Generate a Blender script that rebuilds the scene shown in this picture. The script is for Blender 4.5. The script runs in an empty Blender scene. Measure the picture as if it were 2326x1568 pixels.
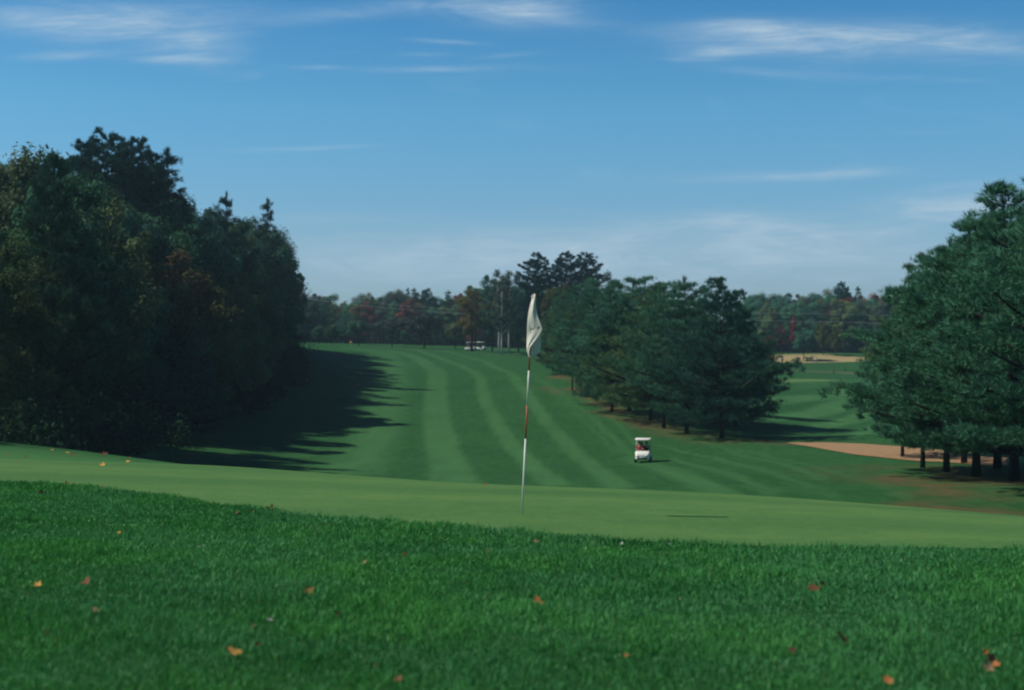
import bpy, math, random
import numpy as np
from mathutils import Vector, Matrix
R_ = math.radians
SC = bpy.context.scene
COL = SC.collection

# ------------------------------------------------------------------ camera, sky, sun, exposure
cam_d = bpy.data.cameras.new('camera'); cam = bpy.data.objects.new('camera', cam_d); COL.objects.link(cam)
cam.location = (0, 0, 0); cam.rotation_euler = (R_(90), 0, 0)
cam_d.lens = 50; cam_d.sensor_width = 36; cam_d.clip_start = 0.1; cam_d.clip_end = 9000
cam_d.dof.use_dof = True; cam_d.dof.focus_distance = 21; cam_d.dof.aperture_fstop = 2.1
SC.camera = cam
SC.view_settings.view_transform = 'Standard'; SC.view_settings.look = 'None'
SC.view_settings.exposure = 0.0; SC.view_settings.gamma = 1.0
SC.cycles.filter_width = 2.0
SC.cycles.max_bounces = 5; SC.cycles.transparent_max_bounces = 4
SC.cycles.diffuse_bounces = 3
FV, CU, CV = 50 / 36 * 2326, 1163.0, 784.0
SUN_EL, SUN_AZ = R_(49), R_(-92)          # from the left of the picture (azimuth measured from +Y towards +X)
sd = bpy.data.lights.new('sun', 'SUN'); sd.energy = 4.6; sd.angle = R_(0.5); sd.color = (1.0, 0.95, 0.86)
sun = bpy.data.objects.new('sun', sd); COL.objects.link(sun)
sdir = Vector((math.sin(SUN_AZ) * math.cos(SUN_EL), math.cos(SUN_AZ) * math.cos(SUN_EL), math.sin(SUN_EL)))
sun.rotation_euler = sdir.to_track_quat('Z', 'Y').to_euler(); sun.location = (-60, 60, 80)

class NT:
    """small node helper"""
    def __init__(s, tree): s.t = tree; s.n = tree.nodes; s.l = tree.links
    def node(s, typ, **kw):
        nd = s.n.new(typ)
        for k, v in kw.items():
            if k.startswith('in_'): pass
            else: setattr(nd, k, v)
        return nd
    def put(s, sock, v):
        if hasattr(v, 'is_output') or isinstance(v, bpy.types.NodeSocket): s.l.new(v, sock)
        elif isinstance(v, (tuple, list)):
            v = tuple(v)
            if len(sock.default_value) == 4 and len(v) == 3: v = v + (1,)
            sock.default_value = v
        else: sock.default_value = v
    def math(s, op, a, b=0.0, c=0.0, clamp=False):
        nd = s.n.new('ShaderNodeMath'); nd.operation = op; nd.use_clamp = clamp
        s.put(nd.inputs[0], a); s.put(nd.inputs[1], b); s.put(nd.inputs[2], c); return nd.outputs[0]
    def mix(s, f, a, b, mode='MIX'):
        nd = s.n.new('ShaderNodeMix'); nd.data_type = 'RGBA'; nd.blend_type = mode
        s.put(nd.inputs[0], f); s.put(nd.inputs[6], a); s.put(nd.inputs[7], b); return nd.outputs[2]
    def noise(s, vec, scale, detail=3, rough=.55, dist=0.0):
        nd = s.n.new('ShaderNodeTexNoise'); s.put(nd.inputs['Vector'], vec)
        nd.inputs['Scale'].default_value = scale; nd.inputs['Detail'].default_value = detail
        nd.inputs['Roughness'].default_value = rough; nd.inputs['Distortion'].default_value = dist
        return nd.outputs['Fac']
    def ramp(s, f, stops):
        nd = s.n.new('ShaderNodeValToRGB'); s.put(nd.inputs[0], f); cr = nd.color_ramp
        while len(cr.elements) < len(stops): cr.elements.new(.5)
        for e, (p, c) in zip(cr.elements, stops):
            e.position = p; e.color = tuple(c) + (1,) if len(c) == 3 else c
        return nd.outputs[0]
    def smooth(s, f, a, b, x=0.0, y=1.0):
        nd = s.n.new('ShaderNodeMapRange'); nd.interpolation_type = 'SMOOTHSTEP'
        s.put(nd.inputs[0], f); nd.inputs[1].default_value = a; nd.inputs[2].default_value = b
        nd.inputs[3].default_value = x; nd.inputs[4].default_value = y; return nd.outputs[0]
    def attr(s, name):
        nd = s.n.new('ShaderNodeAttribute'); nd.attribute_name = name; return nd.outputs['Fac']

W = bpy.data.worlds.new('World'); SC.world = W; W.use_nodes = True
wt = NT(W.node_tree); W.node_tree.nodes.clear()
def build_world():
    t = wt
    out = t.node('ShaderNodeOutputWorld'); bg = t.node('ShaderNodeBackground'); t.l.new(bg.outputs[0], out.inputs[0])
    bg.inputs[1].default_value = 0.110
    sky = t.node('ShaderNodeTexSky'); sky.sky_type = 'NISHITA'; sky.sun_disc = False
    sky.sun_elevation = SUN_EL; sky.sun_rotation = SUN_AZ
    sky.air_density = 1.0; sky.dust_density = 0.6; sky.ozone_density = 1.5
    tc = t.node('ShaderNodeTexCoord'); sx = t.node('ShaderNodeSeparateXYZ'); t.l.new(tc.outputs['Generated'], sx.inputs[0])
    X, Y, Z = sx.outputs
    # deep blue sky tinted by elevation; unseen part overhead darkened to weaken ambient light
    grad = t.ramp(t.math('MULTIPLY', Z, 2.0, clamp=True), SKYTINT)
    col = t.mix(1.0, sky.outputs[0], grad, 'MULTIPLY')
    # thin cirrus at fixed directions; ay keeps it defined all round
    ay = t.math('MAXIMUM', t.math('ABSOLUTE', Y), 0.05)
    U = t.math('DIVIDE', X, ay); V = t.math('DIVIDE', Z, ay)
    cmb = t.node('ShaderNodeCombineXYZ'); t.put(cmb.inputs[0], t.math('MULTIPLY', U, 1.0)); t.put(cmb.inputs[1], t.math('MULTIPLY', V, 5.0)); t.put(cmb.inputs[2], t.math('MULTIPLY', Y, 0.2))
    n1 = t.noise(cmb.outputs[0], 8.0, 6, .6, 1.2); n2 = t.noise(cmb.outputs[0], 30.0, 5, .65, .6)
    fib = t.node('ShaderNodeCombineXYZ'); t.put(fib.inputs[0], t.math('MULTIPLY_ADD', V, 2.2, t.math('MULTIPLY', U, 2.0))); t.put(fib.inputs[1], t.math('MULTIPLY_ADD', U, -1.2, t.math('MULTIPLY', V, 26.0))); t.put(fib.inputs[2], Y)
    n3 = t.noise(cmb.outputs[0], 3.0, 3, .5, .3)
    wob = t.math('MULTIPLY_ADD', n3, 0.012, -0.006)
    Vw = t.math('ADD', V, wob)
    tot = None
    for (cu, cv, su, sv, amp, slope) in CLOUDS:
        u0 = (cu - CU) / FV; v0 = -(cv - CV) / FV; a = su / FV; b = sv * 1.25 / FV
        du = t.math('SUBTRACT', U, u0)
        dv = t.math('SUBTRACT', Vw, t.math('MULTIPLY_ADD', du, slope, v0))
        du = t.math('DIVIDE', du, a); dv = t.math('DIVIDE', dv, b)
        q = t.math('ADD', t.math('MULTIPLY', du, du), t.math('MULTIPLY', dv, dv))
        g = t.math('MULTIPLY', t.math('EXPONENT', t.math('MULTIPLY', q, -1.0)), amp)
        tot = g if tot is None else t.math('ADD', tot, g)
    tex = t.math('MULTIPLY', t.smooth(n1, .30, .68), t.smooth(n2, .2, .75, .55, 1.0))
    tex = t.math('MULTIPLY_ADD', tex, 0.75, 0.24); n5 = t.noise(fib.outputs[0], 9.0, 8, .7, .8); tex = t.math('MULTIPLY', tex, t.smooth(n5, .22, .7, .55, 1.25))
    cl = t.math('MULTIPLY', t.math('MULTIPLY', tot, tex), 1.15, clamp=True)
    gen = t.math('MULTIPLY', t.smooth(n1, .55, .85), .12)
    gen = t.math('MULTIPLY', gen, t.smooth(Z, .02, .12))
    cl = t.math('ADD', cl, gen, clamp=True)
    col = t.mix(cl, col, CLOUDCOL)
    t.l.new(col, bg.inputs[0])
SKYTINT = [(0.0, (.53, .74, 1.08)), (0.09, (.53, .75, 1.06)), (0.145, (.50, .75, 1.0)), (0.326, (.38, .83, 1.04)), (0.469, (.25, .70, .98)), (0.7, (.10, .33, .58)), (1.0, (.06, .20, .42))]
CLOUDCOL = (4.1, 5.4, 6.5)
CLOUDS = [  # centre u, v, half width, half height, strength, slope
    (270, 38, 260, 26, .62, 0.02), (250, 75, 160, 22, .50, -.02), (420, 95, 90, 28, .55, -.05), (400, 133, 110, 7, .55, -.04), (150, 123, 95, 7, .5, .05),
    (60, 30, 120, 20, .35, .0), (740, 38, 150, 12, .38, .06), (1180, 28, 130, 24, .62, -.02), (960, 14, 120, 14, .3, 0),
    (960, 163, 120, 6, .42, .02), (1010, 97, 75, 4, .34, -.04), (720, 158, 60, 4, .3, -.02), (1160, 128, 60, 5, .25, .1), (960, 127, 60, 4, .2, 0),
    (1850, 88, 260, 26, .62, -.01), (2120, 100, 240, 30, .66, -.02), (1700, 62, 110, 12, .4, .02), (1640, 120, 90, 10, .45, .04), (1560, 137, 70, 4, .28, 0),
    (1760, 165, 150, 8, .26, -.08), (2110, 182, 110, 5, .22, -.03),
    (1800, 398, 250, 9, .42, .03), (1960, 385, 90, 9, .3, .02), (2180, 418, 120, 7, .32, .12), (2170, 470, 190, 24, .75, .03), (2300, 430, 90, 10, .3, .0),
    (1640, 496, 130, 13, .55, .02), (1750, 520, 300, 24, .42, 0), (1600, 575, 900, 48, .62, .0), (1000, 605, 900, 44, .34, 0), (700, 336, 140, 3.5, .34, .035), (90, 352, 120, 6, .28, 0), (760, 490, 160, 10, .14, 0),
]
build_world()

# ------------------------------------------------------------------ helpers
def tag(o, label=None, cat=None, group=None, kind=None):
    if label: o['label'] = label
    if cat: o['category'] = cat
    if group: o['group'] = group
    if kind: o['kind'] = kind
    return o
def empty(name, loc, rz=0):
    o = bpy.data.objects.new(name, None); COL.objects.link(o); o.location = loc; o.rotation_euler = (0, 0, rz); o.empty_display_size = .3
    return o
def np_mesh(name, verts, faces, mats=(), smooth=False, attrs=None):
    """verts (N,3), faces (M,k) with the same k"""
    me = bpy.data.meshes.new(name); verts = np.asarray(verts, np.float32); faces = np.asarray(faces, np.int32)
    M, k = faces.shape
    me.vertices.add(len(verts)); me.vertices.foreach_set('co', verts.ravel())
    me.loops.add(M * k); me.loops.foreach_set('vertex_index', faces.ravel())
    me.polygons.add(M); me.polygons.foreach_set('loop_start', np.arange(M, dtype=np.int32) * k)
    me.polygons.foreach_set('loop_total', np.full(M, k, np.int32))
    if smooth: me.polygons.foreach_set('use_smooth', np.ones(M, bool))
    me.update(calc_edges=True)
    for an, (dom, arr) in (attrs or {}).items():
        a = me.attributes.new(an, 'FLOAT', dom); a.data.foreach_set('value', np.asarray(arr, np.float32))
    for m in mats: me.materials.append(m)
    return me
class MB:
    """collects boxes, tubes, lathes into ONE mesh"""
    def __init__(s): s.v = []; s.f = []; s.mi = []; s.cur = 0
    def add(s, vs, fs):
        o = len(s.v); s.v += [tuple(p) for p in vs]; s.f += [tuple(i + o for i in f) for f in fs]; s.mi += [s.cur] * len(fs)
    def box(s, c, size, M=None, taper=1.0):
        vs = []
        for z in (-.5, .5):
            k = taper if z > 0 else 1
            for x, y in ((-.5, -.5), (.5, -.5), (.5, .5), (-.5, .5)):
                p = Vector((x * size[0] * k, y * size[1] * k, z * size[2]))
                if M: p = M @ p
                vs.append(p + Vector(c))
        s.add(vs, [(3, 2, 1, 0), (4, 5, 6, 7), (0, 1, 5, 4), (1, 2, 6, 5), (2, 3, 7, 6), (3, 0, 4, 7)])
    def tube(s, pts, rad, n=8, cap=True):
        pts = [Vector(p) for p in pts]
        if not hasattr(rad, '__len__'): rad = [rad] * len(pts)
        vs = []; prev = None
        for i, p in enumerate(pts):
            d = (pts[min(i + 1, len(pts) - 1)] - pts[max(i - 1, 0)]).normalized()
            a = prev if prev is not None else (Vector((1, 0, 0)) if abs(d.x) < .8 else Vector((0, 1, 0)))
            a = (a - d * a.dot(d)).normalized(); prev = a; b = d.cross(a)
            for k in range(n):
                t = 2 * math.pi * k / n; vs.append(p + (a * math.cos(t) + b * math.sin(t)) * rad[i])
        fs = [(i * n + k, i * n + (k + 1) % n, (i + 1) * n + (k + 1) % n, (i + 1) * n + k) for i in range(len(pts) - 1) for k in range(n)]
        if cap: fs += [tuple(range(n))[::-1], tuple(range((len(pts) - 1) * n, len(pts) * n))]
        s.add(vs, fs)
    def loft(s, rings, cap=True):
        n = len(rings[0]); vs = [p for r in rings for p in r]
        fs = [(i * n + k, i * n + (k + 1) % n, (i + 1) * n + (k + 1) % n, (i + 1) * n + k) for i in range(len(rings) - 1) for k in range(n)]
        if cap: fs += [tuple(range(n))[::-1], tuple(range((len(rings) - 1) * n, len(rings) * n))]
        s.add(vs, fs)
    def mesh(s, name, mats, smooth=False):
        me = bpy.data.meshes.new(name); me.from_pydata([tuple(p) for p in s.v], [], s.f)
        if not isinstance(mats, (list, tuple)): mats = [mats]
        for m in mats: me.materials.append(m)
        for p, mi in zip(me.polygons, s.mi): p.material_index = mi; p.use_smooth = smooth
        me.update(); return me
    def build(s, name, mats, parent=None, smooth=False, bevel=0):
        o = bpy.data.objects.new(name, s.mesh(name, mats, smooth)); COL.objects.link(o); o.parent = parent
        if bevel:
            b = o.modifiers.new('bevel', 'BEVEL'); b.width = bevel; b.segments = 2; b.limit_method = 'ANGLE'
        return o
def mat(name, col, rough=.8, spec=.2, metallic=0, noise=0, nscale=8):
    m = bpy.data.materials.new(name); m.use_nodes = True; t = NT(m.node_tree); b = m.node_tree.nodes['Principled BSDF']
    b.inputs['Roughness'].default_value = rough; b.inputs['Specular IOR Level'].default_value = spec; b.inputs['Metallic'].default_value = metallic
    if noise:
        tc = t.node('ShaderNodeTexCoord'); n = t.noise(tc.outputs['Object'], nscale, 4)
        c = t.mix(n, tuple(x * (1 - noise) for x in col), tuple(min(1, x * (1 + noise)) for x in col)); t.l.new(c, b.inputs[0])
    else: b.inputs[0].default_value = tuple(col) + (1,)
    return m

# ------------------------------------------------------------------ terrain: a smooth surface through surveyed points
def P(u, v, d): return ((u - CU) / FV * d, d, -(v - CV) / FV * d)
CTRL = [P(0, 1098, 16.5), P(500, 1150, 14), P(1163, 1213, 11.8), P(1700, 1238, 11.3), P(2326, 1248, 11.1),
        P(1186, 1170, 13.4), P(1600, 1178, 13.4),
        P(0, 1042, 28), P(480, 1059, 26), P(960, 1093, 24), P(1163, 1107, 23), P(1600, 1123, 22), P(2000, 1152, 21), P(2326, 1180, 20),
        P(0, 1004, 36), P(200, 1030, 33), P(-600, 985, 30), P(-400, 1000, 42),
        (0, 0, -1.5), (0, 5.5, -1.42), (-2, 5.5, -1.38), (2, 6, -1.47), (-8, 6, -1.3), (8, 6, -1.6), (0, -10, -1.6), (-25, 0, -1.2), (25, 0, -2.4), (-30, 30, -2.0), (12, 14, -2.3), (22, 25, -4.5),
        (-16, 52, -4.6), (-6, 42, -4.3), (2, 36, -4.5), (9, 33, -4.7), (0, 50, -6.1), (16, 46, -6.4), (-26, 60, -4.9), (-15, 66, -6.2),
        P(2300, 1160, 60), P(2212, 1088, 78), P(2088, 1065, 85), P(2326, 1110, 68), (40, 60, -7.5), (45, 90, -7.6),
        P(1163, 1118, 74), P(900, 1100, 82), P(1460, 1050, 112), P(1163, 1054, 110), P(850, 1040, 116), P(1163, 982, 140), P(1163, 921, 170), P(1163, 874, 200),
        P(1163, 834, 240), P(1163, 808, 285), P(1163, 796, 330), P(1150, 786, 420),
        P(690, 778, 290), P(690, 778, 400), P(860, 822, 250), P(870, 790, 310), P(850, 960, 150),
        (-32, 86, -6.6), (-32, 115, -7.6), (-32, 150, -6.6), (-34, 200, -3.6), (-40, 245, -1.0), (-70, 100, -4), (-70, 200, -1), (-90, 320, 1.0), (-80, 40, -1),
        P(1637, 995, 130), P(1455, 943, 155), P(1345, 885, 185), P(1280, 850, 205), P(1240, 822, 250), P(1300, 806, 300),
        P(1800, 1006, 124), P(2000, 1042, 98), P(2000, 1014, 112), P(2240, 1052, 93), P(1850, 992, 140), P(1980, 985, 135), P(1850, 940, 180), P(1850, 890, 230), P(1850, 852, 285), P(1850, 828, 330),
        P(1850, 806, 352), P(1850, 800, 385), P(1600, 826, 330), P(1960, 830, 325), P(2000, 880, 240), P(2200, 850, 290), P(2326, 980, 130),
        (200, 200, -8), (200, 350, -4), (150, 50, -8), (100, 450, -2), (-100, 450, 0), (0, 560, -1.5), (250, 560, -3), (-250, 560, 0), (-250, 200, 0), (250, 0, -8), (-250, 0, 0), (0, -100, -3)]
_C = np.array(CTRL); _S = 100.0
def _phi(r2): return np.where(r2 > 1e-12, .5 * r2 * np.log(np.maximum(r2, 1e-12)), 0)
_xy = _C[:, :2] / _S; _n = len(_C)
_K = _phi(((_xy[:, None] - _xy[None]) ** 2).sum(-1)) + np.eye(_n) * 2e-6
_A = np.zeros((_n + 3, _n + 3)); _A[:_n, :_n] = _K; _A[:_n, _n] = 1; _A[:_n, _n + 1:] = _xy; _A[_n, :_n] = 1; _A[_n + 1:, :_n] = _xy.T
_w = np.linalg.solve(_A, np.concatenate([_C[:, 2], np.zeros(3)]))
def gz(x, y):
    x = np.atleast_1d(np.asarray(x, float)); y = np.atleast_1d(np.asarray(y, float)); sh = x.shape
    p = np.stack([x.ravel(), y.ravel()], 1) / _S; out = np.empty(len(p))
    for i in range(0, len(p), 20000):
        q = p[i:i + 20000]
        out[i:i + 20000] = _phi(((q[:, None] - _xy[None]) ** 2).sum(-1)) @ _w[:_n] + _w[_n] + q @ _w[_n + 1:]
    z = out.reshape(sh); r = np.hypot(x, y - 200)
    k = np.clip((r - 330) / 250, 0, 1); k = k * k * (3 - 2 * k)
    return z * (1 - k) - 3.0 * k
def G(x, y): return float(gz(x, y)[0])
def hit(u, v, d0=38, d1=600, dz=0.0):
    """where the sight line through a pixel meets the terrain beyond d0"""
    d = np.geomspace(d0, d1, 3000); x = (u - CU) / FV * d; z = -(v - CV) / FV * d
    h = gz(x, d) + dz - z; i = np.argmax(h > 0)
    if h[i] <= 0: i = len(d) - 1
    return (x[i], d[i])
def near(u, v): return hit(u, v, 2.5, 45)

# ------------------------------------------------------------------ ground sheet with its mown stripes, litter and dry patches
def polydist(pts, X, Y):
    D = np.full(X.shape, 1e9)
    for (x0, y0), (x1, y1) in zip(pts[:-1], pts[1:]):
        dx, dy = x1 - x0, y1 - y0; t = np.clip(((X - x0) * dx + (Y - y0) * dy) / (dx * dx + dy * dy + 1e-9), 0, 1)
        D = np.minimum(D, np.hypot(X - x0 - t * dx, Y - y0 - t * dy))
    return D
def band(px, hw, soft, X, Y):
    pts = [hit(u, v) for u, v in px]; D = polydist(pts, X, Y); hwv = hw
    if isinstance(hw, tuple):   # half width far, half width near (m)
        k = np.clip((Y - 100) / 120, 0, 1); hwv = hw[1] * (1 - k) + hw[0] * k
    return np.clip((hwv - D) / soft + .5, 0, 1)
def spaced(a, b, f):
    out = [a]
    while out[-1] < b: out.append(out[-1] + f(out[-1]))
    return out
ys = [-1300, -500, -200, -80, -40, -20] + spaced(-10, 345, lambda y: .5 if y < 40 else (.7 if y < 160 else 1.3)) + spaced(350, 620, lambda y: 10) + [700, 900, 1300, 2000]
xh = spaced(0, 46, lambda x: .5) + spaced(48, 130, lambda x: 2.5) + [150, 180, 220, 280, 400, 700, 1400]
xs = [-a for a in xh[:0:-1]] + xh
XX, YY = np.meshgrid(np.array(xs), np.array(ys)); ZZ = gz(XX, YY)
def srand(X, Y, sc, seed):
    r = np.random.RandomState(seed); g = r.rand(256, 256)
    x = X / sc + 1000; y = Y / sc + 1000; i = np.floor(x).astype(int); j = np.floor(y).astype(int); fx = x - i; fy = y - j
    fx = fx * fx * (3 - 2 * fx); fy = fy * fy * (3 - 2 * fy); g_ = lambda a, b: g[a % 256, b % 256]
    return (g_(i, j) * (1 - fx) + g_(i + 1, j) * fx) * (1 - fy) + (g_(i, j + 1) * (1 - fx) + g_(i + 1, j + 1) * fx) * fy
mow = np.zeros(XX.shape)
STR = [([(800, 792), (870, 800), (896, 830), (882, 882), (872, 925), (845, 1003), (818, 1040), (780, 1075)], (2.4, 2.2), 2.2, .75),
       ([(879, 796), (922, 804), (960, 820), (994, 845), (990, 900), (993, 960), (1003, 1010), (1020, 1050), (1035, 1100)], (1.45, 1.55), .5, .85),
       ([(900, 790), (987, 809), (1046, 831), (1092, 858), (1101, 909), (1130, 962), (1166, 1017), (1197, 1045), (1265, 1102)], (.75, .9), .4, .85),
       ([(990, 795), (1108, 823), (1162, 850), (1188, 882), (1215, 922), (1245, 963), (1285, 1005), (1340, 1055), (1410, 1108)], (.75, .85), .4, .75),
       ([(1235, 865), (1290, 905), (1340, 945), (1400, 1000), (1440, 1040)], .35, .35, .55),
       ([(1210, 850), (1262, 892), (1310, 940), (1365, 990), (1400, 1030)], .3, .35, .35),
       ([(1300, 880), (1370, 930), (1420, 980), (1445, 1010)], .3, .35, .5),
       ([(1440, 1040), (1500, 1062), (1570, 1090), (1650, 1128)], .9, .6, .65),
       ([(1500, 1012), (1620, 1040), (1800, 1090), (1900, 1130)], .28, .35, .6), ([(1640, 1015), (1760, 1050), (1870, 1090)], .3, .35, .5),
       ([(1530, 1040), (1680, 1085), (1760, 1125)], .3, .4, .55), ([(1840, 1060), (1960, 1090), (2060, 1130)], .3, .4, .4), ([(1600, 1005), (1720, 1028), (1850, 1060)], .3, .4, .35),
       ([(1750, 912), (1850, 903), (1930, 880), (1960, 868)], 2.4, 1.6, 1.3), ([(1760, 952), (1870, 935), (1950, 908), (1990, 890)], 2.0, 1.4, 1.3),
       ([(1830, 980), (1920, 958), (1990, 930)], 1.6, 1.2, 1.2), ([(1920, 992), (2000, 970), (2060, 945)], 1.4, 1.0, 1.1), ([(1750, 880), (1850, 875), (1950, 862)], 3, 2.0, .4),
       ([(600, 1050), (700, 1035), (800, 1030)], .8, .8, .3), ([(1020, 990), (1200, 1000), (1300, 1003)], .15, .3, .35), ([(880, 1030), (1000, 1033), (1150, 1040)], .15, .3, .35)]
def xr_rough(Y): return np.interp(Y, [60, 90, 130, 200, 330], [14, 12, 9, 4, 30])
for px, hw, soft, a in STR: mow = np.maximum(mow, band(px, hw, soft, XX, YY) * a)
stri = srand(XX, YY * .12, .9, 5)
mow = mow * (.50 + .5 * stri) * np.interp(YY, [100, 160, 260], [1, .85, .6]); mow = np.where((XX > xr_rough(YY)) & (YY < 128), mow * .95, mow)
lit = np.zeros(XX.shape); n4 = srand(XX, YY, 1.3, 3) * .6 + srand(XX, YY, 4.5, 8) * .6 + srand(XX, YY, .6, 9) * .25
for px, hw, a in [([(1265, 855), (1310, 862), (1352, 882)], 1.1, .8), ([(1310, 882), (1342, 900), (1380, 922), (1408, 938)], 1.5, 1.2), ([(1345, 935), (1400, 950), (1450, 962), (1480, 972)], .8, .9), ([(1450, 950), (1540, 985), (1640, 1002)], 2.5, .5),
                  ([(2060, 1085), (2130, 1100), (2200, 1130)], 2.2, .75), ([(2090, 1150), (2200, 1162), (2330, 1178)], 1.8, .8), ([(2100, 1070), (2330, 1095)], 6, .6), ([(1700, 1000), (1800, 1010)], 1, .4), ([(1230, 880), (1270, 895)], .8, .6)]:
    lit = np.maximum(lit, band(px, hw, hw * 1.2, XX, YY) * a)
lit = np.clip(lit * (n4 * 2.4 - .75), 0, 1)
tan = np.clip(band([(1745, 820), (1790, 816), (1850, 817), (1905, 820), (1945, 824)], 11, 3, XX, YY) * 1.3 * (YY > 334) * (YY < 362), 0, 1)
ylw = band([(1756, 866), (1810, 864), (1880, 864)], 2.6, 2.5, XX, YY)
brn = band([(1738, 842), (1800, 842), (1900, 846), (1985, 852)], 2.0, 2.0, XX, YY)
collar = np.clip(1.4 - polydist([near(0, 1044), near(288, 1053), near(480, 1060)], XX, YY) / 5.0, 0, 1) * (YY < 44) * (YY > 20) * (XX < -4)
nx, ny = len(xs), len(ys)
V3 = np.stack([XX.ravel(), YY.ravel(), ZZ.ravel()], 1)
ii = (np.arange(ny - 1)[:, None] * nx + np.arange(nx - 1)[None]).ravel()
FF = np.stack([ii, ii + 1, ii + nx + 1, ii + nx], 1)
fcx, fcy = (XX[:-1, :-1] + .25).ravel(), (YY[:-1, :-1] + .3).ravel()
# fairway cells: between its left verge and the pines
fl = [hit(u, v) for u, v in [(790, 1090), (760, 1060), (800, 1000), (835, 940), (850, 880), (860, 835), (780, 795)]]
fr = [hit(u, v) for u, v in [(1640, 1130), (1440, 1040), (1345, 960), (1262, 892), (1200, 850), (1110, 815), (980, 793)]]
def xat(poly, y): p = sorted(poly, key=lambda q: q[1]); return np.interp(y, [q[1] for q in p], [q[0] for q in p])
isf = (fcy > 60) & (fcy < 320) & (fcx > xat(fl, fcy)) & (fcx < xat(fr, fcy))

def grass_ground_material():
    m = bpy.data.materials.new('turf'); m.use_nodes = True; t = NT(m.node_tree); b = m.node_tree.nodes['Principled BSDF']
    geo = t.node('ShaderNodeNewGeometry'); pos = geo.outputs['Position']
    mp = t.node('ShaderNodeMapping'); t.l.new(pos, mp.inputs[0]); mp.inputs['Scale'].default_value = (1, .35, 1)
    nA = t.noise(pos, .12, 3); nB = t.noise(mp.outputs[0], 1.6, 4, .65); nC = t.noise(pos, 14, 4, .7)
    rough = t.mix(t.smooth(nA, .3, .7), TURF_A, TURF_B)
    rough = t.mix(t.smooth(nB, .25, .75), t.mix(.28, rough, (0, 0, 0)), t.mix(.10, rough, (.12, .2, .1)))
    rough = t.mix(t.smooth(nC, .3, .7, 0, .35), rough, (.006, .04, .016))
    c = t.mix(t.attr('mow'), rough, TURF_L)
    c = t.mix(t.attr('ylw'), c, (.10, .19, .06))
    c = t.mix(t.attr('collar'), c, (.055, .16, .05))
    c = t.mix(t.math('MULTIPLY', t.attr('brn'), t.smooth(nB, .2, .6, .3, .9)), c, (.12, .12, .07))
    c = t.mix(t.math('MULTIPLY', t.attr('lit'), .75), c, t.mix(nB, (.085, .062, .03), (.14, .085, .04)))
    c = t.mix(t.attr('tan'), c, t.mix(nB, (.27, .215, .10), (.38, .30, .15)))
    nE = t.noise(mp.outputs[0], 5.5, 5, .75); c = t.mix(t.smooth(nE, .36, .70, 0, .42), c, t.mix(.45, c, (.005, .03, .01)))
    t.l.new(c, b.inputs[0]); b.inputs['Roughness'].default_value = .9; b.inputs['Specular IOR Level'].default_value = .05
    bp = t.node('ShaderNodeBump'); bp.inputs['Strength'].default_value = .5; bp.inputs['Distance'].default_value = .03
    t.l.new(nC, bp.inputs['Height']); t.l.new(bp.outputs[0], b.inputs['Normal'])
    return m
TURF_A, TURF_B, TURF_L = (.024, .104, .025), (.031, .120, .031), (.060, .170, .056)
M_turf = grass_ground_material()
AT = dict(mow=mow, lit=lit, tan=tan, ylw=ylw, brn=brn, collar=collar)
def sub(name, mask):
    f = FF[mask]; used = np.unique(f); rm = np.full(len(V3), -1); rm[used] = np.arange(len(used))
    me = np_mesh(name, V3[used], rm[f], [M_turf], True, {k: ('POINT', a.ravel()[used]) for k, a in AT.items()})
    o = bpy.data.objects.new(name, me); COL.objects.link(o); o['kind'] = 'structure'; return o
sub('ground', ~isf); sub('fairway', isf)

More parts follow.
